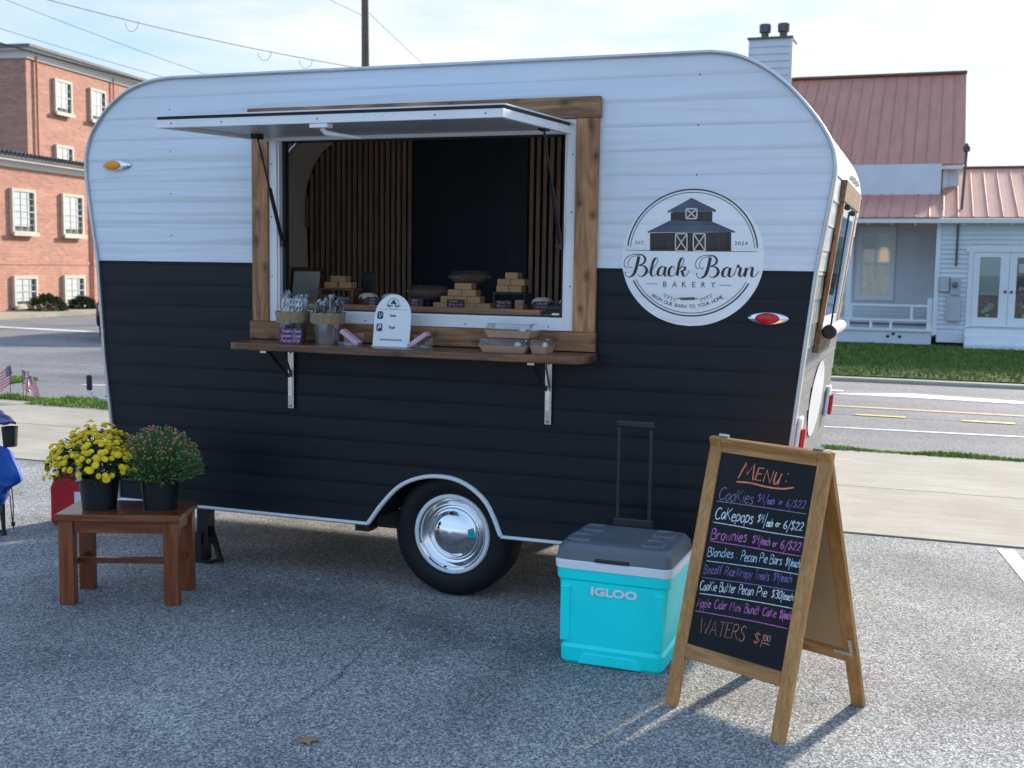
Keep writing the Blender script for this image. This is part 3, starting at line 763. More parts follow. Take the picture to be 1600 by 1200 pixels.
# screws on the siding
scr = MB().lathe([(0.0, -0.003), (0.003, -0.0025), (0.0042, 0.0)], 8, axis='y')
s0 = None
for x, z0, z1, st in ((-3.885, 1.83, 2.6, 2), (-1.03, 2.12, 2.6, 2), (-0.98, 0.75, 1.4, 2), (-3.9, 0.5, 1.5, 3), (-0.75, 0.6, 1.3, 3), (-2.45, 0.75, 1.2, 2)):
    k = 0
    z = z0
    while z < z1:
        if s0 is None:
            s0 = scr.build('screw', 'black_metal', TR); s0.location = Vector((x, prof(z) - .001, z)) - OFF[TR]
        else:
            c_ = s0.copy(); C.objects.link(c_); c_.location = Vector((x, prof(z) - .001, z)) - OFF[TR]
        z += PITCHB * st

# ---- serving window
FX0, FX1, FZ0, FZ1 = -3.372, -1.485, 1.293, 2.484
def board(name, m, x0, x1, z0, z1, y0=-0.040, y1=-0.004):
    return MB().box(x0, x1, y0, y1, z0, z1).build(name, m, TR, bevel=0.003)
board('frame_board', 'frame_wood_h', FX0 - .006, FX1 + .004, 2.386, FZ1, -0.043)
board('frame_board', 'frame_wood_h', FX0, FX1, FZ0, 1.386, -0.043)
board('frame_board', 'frame_wood_v', -3.356, -3.262, 1.3865, 2.3855)
board('frame_board', 'frame_wood_v', -1.596, -1.489, 1.3865, 2.3855)
def ring(mb, x0, x1, z0, z1, wd, y0, y1, wb=None):
    wb = wb or wd
    mb.box(x0, x0 + wd, y0, y1, z0, z1); mb.box(x1 - wd, x1, y0, y1, z0, z1)
    mb.box(x0 + wd, x1 - wd, y0, y1, z0, z0 + wb); mb.box(x0 + wd, x1 - wd, y0, y1, z1 - wd, z1); return mb
wf = ring(MB(), -3.2605, -1.5975, 1.3875, 2.384, 0.045, -0.026, -0.011, 0.05).build('window_frame', 'frame_white', TR, bevel=0.002)
ring(MB(), -3.2155, -1.6425, 1.4375, 2.339, 0.012, -0.018, 0.055).build('window_jamb', 'frame_white', TR, bevel=0.002)
ring(MB(), -3.2035, -1.6545, 1.4495, 2.327, 0.016, 0.012, 0.05, 0.006).build('weather_seal', 'black_plastic', TR)
for x, z in ((-3.245, 2.20), (-3.245, 1.93), (-3.245, 1.62), (-2.7, 1.405), (-2.15, 1.405), (-1.72, 1.405), (-1.615, 1.6), (-1.615, 1.95), (-1.615, 2.22)):
    c_ = s0.copy(); C.objects.link(c_); c_.location = Vector((x, -0.027, z)) - OFF[TR]
MB().box(-1.70, -1.665, -0.034, -0.016, 1.462, 1.472).build('latch_keeper', 'steel', wf)
# the raised flap
fl = MB(); HX0, HX1 = -3.27, -1.625
def fz(y): return 2.366 + (0.037 * y / 0.92)        # slopes down a little outward
fl.hexa([(HX0 - .012, -0.95, fz(-.95) - .002), (HX1 + .012, -0.95, fz(-.95) - .002), (HX1 + .012, -0.012, fz(0) - .002), (HX0 - .012, -0.012, fz(0) - .002),
         (HX0 - .012, -0.95, fz(-.95) + .004), (HX1 + .012, -0.95, fz(-.95) + .004), (HX1 + .012, -0.012, fz(0) + .004), (HX0 - .012, -0.012, fz(0) + .004)])
flap = fl.build('flap_skin', 'vinyl_white', TR)
def rail(name, m, x0, x1, y0, y1, dz0, dz1, bev=0.002):
    return MB().hexa([(x0, y0, fz(y0) + dz0), (x1, y0, fz(y0) + dz0), (x1, y1, fz(y1) + dz0), (x0, y1, fz(y1) + dz0),
                      (x0, y0, fz(y0) + dz1), (x1, y0, fz(y0) + dz1), (x1, y1, fz(y1) + dz1), (x0, y1, fz(y1) + dz1)]).build(name, m, flap, bevel=bev)
rail('gasket', 'black_plastic', HX0 + .004, HX1 - .004, -0.936, -0.03, -0.014, -0.0025, 0)
rail('flap_rail', 'frame_white', HX0, HX1, -0.94, -0.915, -0.05, -0.0145)
rail('flap_rail', 'frame_white', HX0, HX0 + .025, -0.9145, -0.02, -0.05, -0.0145)
rail('flap_rail', 'frame_white', HX1 - .025, HX1, -0.9145, -0.02, -0.05, -0.0145)
rail('flap_rail', 'frame_white', HX0 + .0255, HX1 - .0255, -0.055, -0.02, -0.05, -0.0145)
rail('flap_lining', 'flap_under', HX0 + .0255, HX1 - .0255, -0.9145, -0.0555, -0.034, -0.0145, 0)
rail('latch', 'frame_white', -2.50, -2.415, -0.935, -0.885, -0.068, -0.0505)
MB().tube([(-2.46, -.90, fz(-.9) - .068), (-2.45, -.885, fz(-.9) - .085), (-2.40, -.84, fz(-.9) - .092), (-2.33, -.79, fz(-.9) - .10)], [0.012, .012, .008, .005], 8).build('latch_handle', 'frame_white', flap, smooth=True)
for x in (-3.19, -2.93, -2.46, -1.92, -1.70):
    c_ = s0.copy(); C.objects.link(c_); c_.parent = flap; c_.location = Vector((x, -0.9405, fz(-.94) - .032)) - OFF[flap]
for (xa, ya, za), (xb, yb, zb) in (((-3.155, -0.30, 2.308), (-3.185, -0.02, 1.80)), ((-1.652, -0.35, 2.305), (-1.668, -0.02, 1.80))):
    a = Vector((xa, ya, za)); b = Vector((xb, yb, zb)); m_ = a.lerp(b, 0.48)
    o = MB().tube([a, m_], 0.005, 8).tube([m_, b], 0.0105, 10).build('gas_strut', 'black_metal', TR, smooth=True)
    MB().box(xa - .018, xa + .018, ya - .03, ya + .03, za - .012, za + .014).build('strut_bracket', 'black_metal', o)
    MB().box(xb - .010, xb + .010, yb - .012, yb + .012, zb - .025, zb + .012).build('strut_foot', 'black_metal', o)
# shelf with brackets
SX0, SX1, SY = -3.335, -1.45, -0.315
pl = [(SX0, -0.045), (SX0, SY + .05), (SX0 + .015, SY + .015), (SX0 + .05, SY), (SX1 - .085, SY), (SX1 - .045, SY + .012), (SX1 - .015, SY + .045), (SX1, SY + .09), (SX1 - .02, -0.045)]
MB().prism([(x, y, 1.252) for x, y in pl], (0, 0, 0.037)).build('shelf', 'shelf_wood', TR, bevel=0.006, seg=3)
for x in (-3.137, -1.715):
    br = MB().box(x - .017, x + .017, -0.024, -0.010, 0.93, 1.251).build('shelf_bracket', 'steel', TR, bevel=0.002)
    MB().box(x - .010, x + .010, -0.031, -0.0245, 1.00, 1.12).build('slide_bar', 'chrome', br)
    MB().box(x - .017, x + .017, -0.29, -0.0245, 1.240, 1.2515).build('bracket_arm', 'steel', br)
    MB().beam((x - .02, -0.20, 1.238), (x - .006, -0.030, 1.10), 0.006, 0.016).build('bracket_brace', 'black_metal', br)
    MB().beam((x + .016, -0.12, 1.238), (x + .010, -0.030, 1.10), 0.006, 0.014).build('bracket_brace', 'steel', br)
    for z in (0.945, 1.13, 1.225):
        MB().lathe([(0.0, -.003), (0.004, -.002), (0.005, 0)], 8, (x, -0.0245, z), 'y').build('bolt', 'black_metal', br)

# ---- inside
BY = WID - 0.05
MB().prism([(-2.43 + (x + 2.43) * .975, BY, z - .03) for x, z in UPS] + [(-.70, BY, .42), (-4.2, BY, .42)], (0, .02, 0)).build('back_wall', 'interior_tan', TR)
MB().box(-4.12, -0.74, 0.045, BY, 2.555, 2.575).build('ceiling_lining', 'interior_white', TR)
MB().box(-4.27, -4.25, 0.045, BY, 0.42, 2.4).build('end_wall', 'interior_white', TR)
MB().box(-0.70, -0.68, 0.045, .5, 0.42, 2.3).box(-0.70, -0.68, 1.40, BY, 0.42, 2.3).box(-0.70, -0.68, .5, 1.4, 0.42, 1.40).box(-0.70, -0.68, .5, 1.4, 2.02, 2.3).build('end_wall', 'interior_white', TR)
# slatted feature with a curved outline
def slat_top(x):
    pts = [(-4.125, 1.3), (-4.10, 1.72), (-4.135, 1.95), (-4.155, 2.12), (-4.14, 2.24), (-4.09, 2.36), (-4.02, 2.46), (-3.92, 2.53), (-3.80, 2.548)]
    if x > -3.80: return 2.548
    return float(np.interp(x, [-4.155, -4.14, -4.09, -4.02, -3.92, -3.80], [2.12, 2.24, 2.36, 2.46, 2.53, 2.548]))
def slat_bot(x):
    return 0.9 if x > -4.12 else float(np.interp(x, [-4.155, -4.12], [2.05, 1.30]))
x = -4.150
while x < -3.335:
    MB().box(x, x + .0245, BY - .024, BY - .008, slat_bot(x), slat_top(x)).build('wall_slat', 'slat_wood', TR); x += 0.0418
mb = MB(); px_ = [-4.152, -4.14, -4.09, -4.02, -3.92, -3.80, -3.325]
mb.prism([(q, BY - .008, slat_top(q)) for q in px_] + [(-3.325, BY - .008, .9), (-4.118, BY - .008, 0.9), (-4.118, BY - .008, 1.3)], (0, 0.006, 0)); mb.build('slat_backing', 'felt_black', TR)
xx = -2.485
while xx < -2.02:
    MB().box(xx, xx + .0255, BY - .024, BY - .008, 0.9, 2.548).build('wall_slat', 'slat_wood', TR); xx += 0.0455
MB().box(-2.50, -1.98, BY - .008, BY - .002, .9, 2.548).build('slat_backing', 'felt_black', TR)
MB().box(-3.318, -2.502, BY - .02, BY - .004, 0.9, 2.552).build('dark_panel', 'interior_dark', TR, bevel=.002)
MB().box(-3.30, -1.56, 0.0825, 0.62, 1.43, 1.462).build('counter', 'counter_wood', TR, bevel=0.003)
MB().box(-3.22, -1.79, 0.06, 0.082, 1.44, 1.481).build('counter_edge', 'counter_edge', TR, bevel=0.003)

# ---- lights
def marker(x0, x1, zc, hh, lens_m, f0, f1, name):
    xc = (x0 + x1) / 2; a = (x1 - x0) / 2
    def ell(A, B, dp, y0, cx):
        mb = MB(); n = 28; rings = [(1, 0), (0.93, .45), (0.75, .78), (0.45, .95), (0.0, 1.0)]
        vs_ = []
        for s_, hh_ in rings:
            for j in range(n):
                t_ = 2 * PI * j / n; cx_ = math.cos(t_); sy_ = math.sin(t_)
                vs_.append((cx + A * s_ * math.copysign(abs(cx_) ** 1.15, cx_), y0 - dp * hh_, zc + B * s_ * sy_))
        mb.add(vs_, [(i * n + j, (i + 1) * n + j, (i + 1) * n + (j + 1) % n, i * n + (j + 1) % n) for i in range(len(rings) - 1) for j in range(n)])
        return mb
    o = ell(a, hh, 0.016, -0.006, xc).build(name, 'chrome', TR, smooth=True, ang=70)
    ell((f1 - f0) / 2, hh * .86, 0.020, -0.012, (f0 + f1) / 2).build('lens', lens_m, o, smooth=True, ang=70)
marker(-4.326, -4.139, 2.209, 0.031, 'lens_amber', -4.312, -4.19, 'amber_marker_light')
marker(-0.777, -0.593, 1.475, 0.031, 'lens_red', -0.745, -0.628, 'red_marker_light')

# ---- wheels
def wheel(cy, sgn):
    c = (-2.240, cy, 0.3255); R = 0.3255
    def pr(l): return [(r, sgn * h_) for r, h_ in l]
    tp = pr([(0.205, 0.0), (0.212, -0.012), (0.235, -0.022), (0.275, -0.024), (0.300, -0.014), (0.318, 0.006), (R, 0.03), (R, 0.165), (0.315, 0.19), (0.28, 0.205), (0.21, 0.19)])
    ty = MB().lathe(tp, 72, c, 'y').build('tyre', 'rubber', TR, smooth=True, ang=40)
    if sgn > 0:
        gr = MB()
        for yy in (0.055, 0.098, 0.14):
            gr.lathe([(R + .0006, yy - .005), (R + .0012, yy), (R + .0006, yy + .005)], 60, c, 'y')
        gr.build('tread_groove', 'well_black', ty)
        rg = MB().lathe(pr([(0.166, 0.012), (0.172, 0.0), (0.185, -0.012), (0.1975, -0.017), (0.206, -0.012), (0.2075, 0.004)]), 72, c, 'y').build('trim_ring', 'trim_white', ty, smooth=True, ang=60)
        MB().lathe(pr([(0.128, 0.022), (0.134, 0.030), (0.145, 0.032), (0.158, 0.022), (0.168, 0.006), (0.184, -0.0135)]), 72, c, 'y').build('rim', 'chrome', ty, smooth=True, ang=60)
        hc = MB().lathe([(0.136, 0.034), (0.1345, 0.018), (0.130, 0.010), (0.124, 0.0075), (0.118, 0.004), (0.105, -0.010), (0.085, -0.024), (0.06, -0.035), (0.03, -0.042), (0.0, -0.044)], 72, c, 'y')
        hc.build('hubcap', 'chrome', ty, smooth=True, ang=60)
        MB().tube([(c[0] - .03, cy - .012, c[2] - .172), (c[0] - .03, cy - .03, c[2] - .166)], 0.005, 8).build('valve_stem', 'black_plastic', ty)
    else:
        MB().lathe(pr([(0.0, 0.03), (0.20, 0.02)]), 32, c, 'y').build('rim', 'steel', ty)
wheel(0.052, 1); wheel(WID - 0.052, -1)
# running gear, tongue, stands
MB().box(-4.2, -0.7, 0.30, 0.36, 0.26, 0.358).box(-4.2, -0.7, 1.58, 1.64, 0.26, 0.358).build('chassis_rail', 'black_metal', TR)
MB().tube([(-2.24, .2, .3), (-2.24, 1.75, .3)], 0.035, 10).build('axle', 'black_metal', TR)
for x in (-3.45, -2.95, -1.6, -1.0): MB().box(x, x + .05, 0.37, 1.57, 0.27, 0.357).build('cross_member', 'black_metal', TR)
MB().box(-2.78, -2.70, 0.02, 0.12, 0.30, 0.352).build('step_bracket', 'black_metal', TR)
mb = MB(); mb.beam((-4.2, 0.35, .40), (-5.05, 0.97, .40), 0.06, 0.09); mb.beam((-4.2, 1.6, .40), (-5.05, 1.0, .40), 0.06, 0.09); mb.build('tongue', 'steel', TR)
MB().prism([(-4.30, .5, .45), (-4.72, .8, .45), (-4.72, 1.2, .45), (-4.30, 1.5, .45)], (0, 0, .28)).build('battery_box', 'steel', TR, bevel=.01)
MB().tube([(-5.02, .985, 0.02), (-5.02, .985, .78)], 0.03, 12).lathe([(0.09, 0), (0.09, .02)], 16, (-5.02, .985, 0), caps=True).build('tongue_jack', 'steel', TR, smooth=True)
ck = MB().tube([(-5.03, .98, .76), (-5.09, .97, .765), (-5.17, .96, .775), (-5.25, .96, .80), (-5.262, .96, .83)], 0.011, 8).build('crank_arm', 'steel', TR, smooth=True)
MB().lathe([(0.014, 0), (0.02, .004), (0.02, .095), (0.014, .10)], 14, (-5.262, .96, .825)).build('crank_grip', 'black_plastic', ck, smooth=True)
for sx_, sy_ in ((-3.80, 0.16),):
    mb = MB().box(sx_ - .035, sx_ + .035, sy_ - .035, sy_ + .035, 0.10, 0.352); mb.box(sx_ - .07, sx_ + .07, sy_ - .06, sy_ + .06, 0.0, 0.02)
    mb.beam((sx_ - .03, sy_, .2), (sx_ - .07, sy_, .015), .02, .03); mb.beam((sx_ + .03, sy_, .2), (sx_ + .12, sy_ - .03, .01), .02, .03); mb.box(sx_ - .055, sx_ + .0, sy_ - .05, sy_ + .05, 0.02, 0.17)
    mb.build('stabiliser_stand', 'black_metal', TR)

# ---- rear end fittings
def rx(z, o=0.0): return rearx(z) + o
mb = MB()
def rear_bar(name, m, y0, y1, z0, z1, o0, o1, bev=.003, par=None):
    return MB().hexa([(rx(z0, o0), y0, z0), (rx(z0, o1), y0, z0), (rx(z0, o1), y1, z0), (rx(z0, o0), y1, z0), (rx(z1, o0), y0, z1), (rx(z1, o1), y0, z1), (rx(z1, o1), y1, z1), (rx(z1, o0), y1, z1)]).build(name, m, par or TR, bevel=bev)
rear_bar('rear_frame_board', 'frame_wood_v', 0.45, 0.50, 1.4005, 2.0195, 0.004, 0.026)
rear_bar('rear_frame_board', 'frame_wood_v', 1.40, 1.48, 1.4005, 2.0195, 0.004, 0.026)
rear_bar('rear_frame_board', 'frame_wood_y', 0.40, 1.50, 1.30, 1.40, 0.004, 0.029)
rear_bar('rear_frame_board', 'frame_wood_y', 0.40, 1.50, 2.02, 2.12, 0.004, 0.029)
rear_bar('rear_window_frame', 'frame_white', 0.5005, 0.55, 1.4005, 2.0195, 0.004, 0.022)
rear_bar('rear_window_frame', 'frame_white', 0.5505, 1.34, 1.4005, 1.46, 0.004, 0.020)
rear_bar('rear_window_frame', 'frame_white', 0.5505, 1.34, 1.96, 2.0195, 0.004, 0.020)
rear_bar('rear_window_frame', 'frame_white', 1.3405, 1.3995, 1.4005, 2.0195, 0.004, 0.022)
rear_bar('rear_window_pane', 'glass', 0.5505, 1.34, 1.4605, 1.9595, 0.006, 0.012, 0)
tb = MB().tube([(rx(1.40, .062), 0.47, 1.40), (rx(1.40, .062), 1.2, 1.40)], 0.030, 18).build('awning_roll', 'frame_white', TR, smooth=True)
MB().lathe([(0.0, -.012), (0.026, -.012), (0.035, 0.0), (0.035, .018)], 20, (rx(1.40, .062), 0.458, 1.40), 'y').build('roll_cap', 'black_plastic', tb, smooth=True)
MB().tube([(rx(1.98, .045), 0.62, 1.98), (rx(1.42, .066), 0.445, 1.42)], 0.005, 8).build('rear_strut', 'black_metal', TR)
for y, z in ((0.55, 2.00), (0.95, 1.99)):
    MB().lathe([(0.0, .03), (0.012, .028), (0.016, .015), (0.010, 0.0)], 12, (rx(z, .022), y, z), 'x').build('hook_knob', 'black_plastic', TR, smooth=True)
for i in range(5):
    MB().lathe([(0.0, -.014), (.010, -.010), (.014, 0), (.010, .010), (0, .014)], 10, (rx(2.14, .03), 0.62 + i * .11, 2.145 + .01 * (i % 2))).build('bead', 'pretzel_white', TR, smooth=True)
mb = MB(); n = 28
mb.add([(rx(1.02 + .2 * math.sin(2 * PI * j / n), .0085), 0.98 + .36 * math.cos(2 * PI * j / n), 1.02 + .2 * math.sin(2 * PI * j / n)) for j in range(n)], [tuple(range(n))]); mb.build('rear_decal', 'decal_white', TR)
for y in (0.13, 1.72):
    b_ = rear_bar('tail_light', 'frame_white', y - .06, y + .06, 0.84, 1.02, 0.006, 0.028, .01)
    rear_bar('tail_light_lens', 'lens_red', y - .045, y + .045, 0.85, 0.97, 0.029, 0.05, .008, par=b_)

# ---- round logo on the side: flat print that follows the siding
HL = ((0.0033848772240182745, 0.00017574272659828748, -5.003368412495599), (0.0004480890453736729, -0.0036862046929114346, 3.1387391992498106), (0.00023268792053908764, -6.151601629499462e-05, 1.0))
def lp(px, py):      # drawing grid of the logo -> metres on the side of the trailer
    d = HL[2][0] * px + HL[2][1] * py + 1
    return ((HL[0][0] * px + HL[0][1] * py + HL[0][2]) / d, (HL[1][0] * px + HL[1][1] * py + HL[1][2]) / d)
def on_side(o):
    return lambda q: (q[0], prof(q[1]) - o, q[1])
def lz6(x, y): return lp(940 + x / 4, 260 + y / 4)
def lz5(x, y): return lp(960 + x / 6.667, 370 + y / 6.667)
LC = lz6(560, 571); LR = (0.3295, 0.3135)
pts = [(LC[0] + LR[0] * math.cos(2 * PI * i / 96), LC[1] + LR[1] * math.sin(2 * PI * i / 96)) for i in range(96)]
mb = MB(); fill(mb, pts, on_side(0.0012), 0.0045); disc = mb.build('logo_disc', 'decal_white', TR)
mb = MB()
def arc(c, rx_, rz_, a0, a1, n=60): return [(c[0] + rx_ * math.cos(a0 + (a1 - a0) * i / n), c[1] + rz_ * math.sin(a0 + (a1 - a0) * i / n)) for i in range(n + 1)]
RC = lz6(558, 541)
for rx_, rz_, wd in ((0.301, 0.2885, .0065), (0.288, 0.2755, .0032)):
    ribbon(mb, arc(RC, rx_, rz_, math.radians(5), math.radians(174.5)), wd, on_side(0.0022))
    ribbon(mb, arc(RC, rx_, rz_, math.radians(180 + 26.5), math.radians(360 - 27.5)), wd, on_side(0.0022))
ribbon(mb, [lz6(143, 523), lz6(558, 528), lz6(973, 533)], .0035, on_side(0.0022))
ribbon(mb, [lz6(275, 733), lz6(346, 735)], .0035, on_side(0.0022)); ribbon(mb, [lz6(735, 742), lz6(808, 744)], .0035, on_side(0.0022))
mb.build('logo_rings', 'decal_black', disc)
# barn
mb = MB(); F = lambda l, o=0.0022: fill(mb, [lz6(*q) for q in l], on_side(o), 0.003)
F([(300, 415), (300, 528), (808, 532), (808, 410)]); F([(430, 285), (430, 345), (690, 360), (690, 280)]); mb.build('logo_barn_walls', 'decal_barn', disc)
mb = MB(); F([(282, 408), (430, 336), (690, 345), (834, 406), (826, 416), (808, 408), (300, 412), (290, 416)], .0028); F([(408, 280), (560, 196), (716, 272), (704, 286), (690, 278), (430, 284), (416, 288)], .0028); mb.build('logo_barn_roof', 'decal_slate', disc)
mb = MB()
def xdoor(x0, y0, x1, y1, wd):
    for q in (((x0, y0), (x1, y0)), ((x0, y1), (x1, y1)), ((x0, y0), (x0, y1)), ((x1, y0), (x1, y1)), ((x0, y0), (x1, y1)), ((x0, y1), (x1, y0))):
        ribbon(mb, [tuple(Vector(lz6(*q[0])).lerp(Vector(lz6(*q[1])), k_ / 12)) for k_ in range(13)], wd, on_side(.0036))
for q_ in ((460, 420, 532, 528, .0055), (572, 420, 646, 528, .0055), (526, 264, 594, 326, .006)):
    mb = MB(); xdoor(*q_); mb.build('logo_barn_door', 'decal_cream', disc)
# script lettering
mb = MB(); S = lambda l, wd=(.0028, .0125): ribbon(mb, catmull([lz5(*q) for q in l], 7), wd, on_side(.0026))
def bigB(ox, oy):
    T_ = lambda l: [(x + ox, y + oy) for x, y in l]
    S(T_([(250, 203), (238, 265), (222, 330), (196, 390), (155, 418), (118, 408), (106, 382), (116, 364)]), (.003, .0145))
    S(T_([(132, 322), (104, 308), (97, 270), (118, 222), (170, 188), (240, 180), (296, 196), (318, 235), (300, 275), (252, 298)]), (.003, .0105))
    S(T_([(252, 298), (306, 306), (334, 345), (318, 388), (278, 412), (246, 404), (240, 390)]), (.003, .013))
    S(T_([(182, 312), (158, 320), (140, 300), (142, 258), (172, 215), (225, 196), (270, 190), (290, 178)]), (.0025, .005))
def low_a(ox, oy):
    T_ = lambda l: [(x + ox, y + oy) for x, y in l]
    S(T_([(528, 322), (500, 308), (466, 330), (448, 372), (458, 404), (488, 400), (515, 362), (530, 318)]))
    S(T_([(532, 312), (522, 350), (516, 388), (530, 408), (556, 394), (578, 362)]))
bigB(0, 0); bigB(746, 11); low_a(0, 0); low_a(674, 10)
S([(352, 372), (400, 330), (440, 272), (448, 232), (428, 220), (404, 250), (384, 320), (376, 380), (390, 408), (420, 400), (450, 370)])
S([(622, 338), (618, 312), (592, 312), (566, 350), (564, 392), (588, 410), (622, 394), (650, 360)])
S([(650, 368), (692, 310), (718, 258), (718, 226), (698, 222), (676, 262), (660, 330), (650, 408)])
S([(656, 366), (690, 322), (722, 312), (732, 332), (712, 352), (684, 358)]); S([(690, 358), (706, 374), (712, 402), (734, 410), (758, 384), (772, 350)])
S([(1240, 402), (1262, 350), (1278, 302), (1286, 296), (1292, 316), (1312, 326), (1308, 350), (1298, 392), (1310, 414), (1334, 398), (1362, 350)])
S([(1372, 322), (1364, 366), (1352, 418)]); S([(1358, 388), (1388, 342), (1420, 318), (1436, 330), (1428, 376), (1426, 408), (1446, 416), (1476, 396), (1502, 356)])
mb.build('logo_script', 'decal_black', disc)
mb = MB()
for i, ch_ in enumerate('BAKERY'):
    x = 393 + i * 60.2; v_, f_, wd_ = text2d(ch_, 1.0); hh = max(q[1] for q in v_)
    a_ = Vector(lz6(x, 753 + i * .8)); k_ = .0247 / hh
    mb.add([on_side(.0026)(a_ + Vector((q[0] * k_ * 0.95, q[1] * k_ + q[0] * k_ * -.0)) ) for q in v_], f_)
print_text(mb, 'EST.', lz6(210, 486), lz6(272, 487), .0155, on_side(.0026), 1.25); print_text(mb, '2024', lz6(829, 491), lz6(911, 492), .0165, on_side(.0026), 1.2)
TC = lz6(541, 490); s_ = 'FROM OUR BARN TO YOUR HOME'; ws = []
for ch_ in s_: ws.append(0.62 if ch_ == ' ' else text2d(ch_, 1.0)[2] + .24)
tot = sum(ws); a0, a1 = math.radians(270 - 34.5), math.radians(270 + 34.5); acc = 0
for ch_, wv in zip(s_, ws):
    am = a0 + (a1 - a0) * (acc + wv / 2) / tot; acc += wv
    if ch_ == ' ': continue
    v_, f_, wd_ = text2d(ch_, .0228); e1 = Vector((-math.sin(am), math.cos(am))); e2 = Vector((-math.cos(am), -math.sin(am)))
    q0 = Vector((TC[0] + .298 * math.cos(am), TC[1] + .290 * math.sin(am)))
    mb.add([on_side(.0026)(q0 + e1 * q[0] + e2 * q[1]) for q in v_], f_)
for s0_, xs_ in ((1, (385, 405, 425, 445)), (-1, (688, 668, 648, 628))):
    for k_, x in enumerate(xs_):
        y = 798 + k_ * 9
        ribbon(mb, [lz6(x, y - 2), lz6(x + s0_ * 14, y + 8)], .004, on_side(.0026)); ribbon(mb, [lz6(x + s0_ * 2, y + 22), lz6(x + s0_ * 14, y + 9)], .004, on_side(.0026))
ribbon(mb, [lz6(466, 826), lz6(490, 826)], .005, on_side(.0026)); ribbon(mb, [lz6(580, 828), lz6(604, 828)], .005, on_side(.0026))
mb.build('logo_lettering', 'decal_black', disc)
mb = MB(); fill(mb, [lz6(490, 817), lz6(580, 818), lz6(580, 838), lz6(490, 837)], on_side(.0026), .003); mb.build('logo_rolling_pin', 'decal_brown', disc)

# ================================================================== GOODS ON THE SHELF AND COUNTER
def card(name, m, x0, x1, z0, z1, y, label, cat, lines, ink, group=None, tilt=0.12, wd=.0022):
    """small chalk card leaning back a little, with handwriting"""
    root = thing(name, label, cat, ((x0 + x1) / 2, y, z0), 0, group)
    w_ = (x1 - x0) / 2; h_ = z1 - z0
    MB().hexa([(-w_, 0, 0), (w_, 0, 0), (w_, .006, 0), (-w_, .006, 0), (-w_, h_ * tilt, h_), (w_, h_ * tilt, h_), (w_, h_ * tilt + .006, h_), (-w_, h_ * tilt + .006, h_)]).build('board', m, root)
    mb = MB(); n = len(lines); to3 = lambda q: (q[0], q[1] * tilt - .0012, q[1])
    for i, (tx, a, b) in enumerate(lines):
        zb = h_ * (1 - (i + .88) / n * .93)
        hand(mb, tx, (-w_ * .9 + a * 2 * w_ * .9, zb), (-w_ * .9 + b * 2 * w_ * .9, zb + .001), h_ / n * .62, wd, to3)
    mb.build('lettering', ink, root)
    return root
SH = 1.2895; CT = 1.4625
# metal buckets with wrapped pretzels
def bucket(x, y, label, who):
    root = thing('metal_bucket', label, 'bucket', (x, y, SH), 0, 'metal buckets on the shelf')
    MB().lathe([(0.0, .004), (0.058, .004), (0.060, 0.0), (0.0625, .006), (0.084, .145), (0.087, .148), (0.087, .154), (0.083, .154), (0.080, .145), (0.058, .012), (0.0, .012)], 40).build('pail', 'galvanised', root, smooth=True, ang=40)
    mb = MB(); n = 44; vs_ = []
    for r_, z in ((0.0795, .104), (0.0815, .103), (0.0885, .150), (0.0895, .158), (0.085, .159)):
        for j in range(n):
            q = 1 + .012 * math.sin(j * 7.1) + .008 * math.sin(j * 3.3 + z * 90); vs_.append((r_ * q * math.cos(2 * PI * j / n), r_ * q * math.sin(2 * PI * j / n), z + .0025 * math.sin(j * 2.1)))
    mb.add(vs_, [(i * n + j, i * n + (j + 1) % n, (i + 1) * n + (j + 1) % n, (i + 1) * n + j) for i in range(4) for j in range(n)]); mb.build('burlap_band', 'burlap', root, smooth=True)
    return root
bucket(-3.038, -0.165, 'left metal bucket with burlap band holding white wrapped pretzels', 0)
bucket(-2.838, -0.165, 'right metal bucket with burlap band holding dark drizzled wrapped pretzels', 1)
def pretzel(x, y, z, m, label, group, h):
    root = thing('wrapped_pretzel', label, 'pretzel', (x, y, z), random.uniform(0, PI), group)
    mb = MB(); r_ = .0155; top = h - .03
    k = 0
    zz = 0.02
    while zz < top:
        for s_ in (-1, 1):
            pts = [(s_ * (.009 + .0095 * math.cos(2 * PI * j / 10)), .004 * math.sin(j + k), zz + r_ * .95 * math.sin(2 * PI * j / 10)) for j in range(11)]
            mb.tube(pts, .0042, 6, False)
        zz += .029; k += 1
    mb.build('pretzel', m, root, smooth=True)
    mb = MB(); n = 12; vs_ = []; hs = [0, .03, .06, .09, h - .035, h - .015, h]
    for i, z_ in enumerate(hs):
        rr = (.023, .025, .026, .026, .021, .012, .024)[i]
        for j in range(n):
            q = rr * (1 + random.uniform(-.16, .16)); vs_.append((q * math.cos(2 * PI * j / n), q * .7 * math.sin(2 * PI * j / n), z_ + (random.uniform(-.006, .006) if i > 3 else 0)))
    mb.add(vs_, [(i * n + j, i * n + (j + 1) % n, (i + 1) * n + (j + 1) % n, (i + 1) * n + j) for i in range(len(hs) - 1) for j in range(n)]); mb.build('clear_bag', 'clear_plastic', root)
    root.rotation_euler = (random.uniform(-.16, .16) + (y + .165) * -2.0, (x - (-3.038 if m == 'pretzel_white' else -2.838)) * 2.2, random.uniform(0, PI))
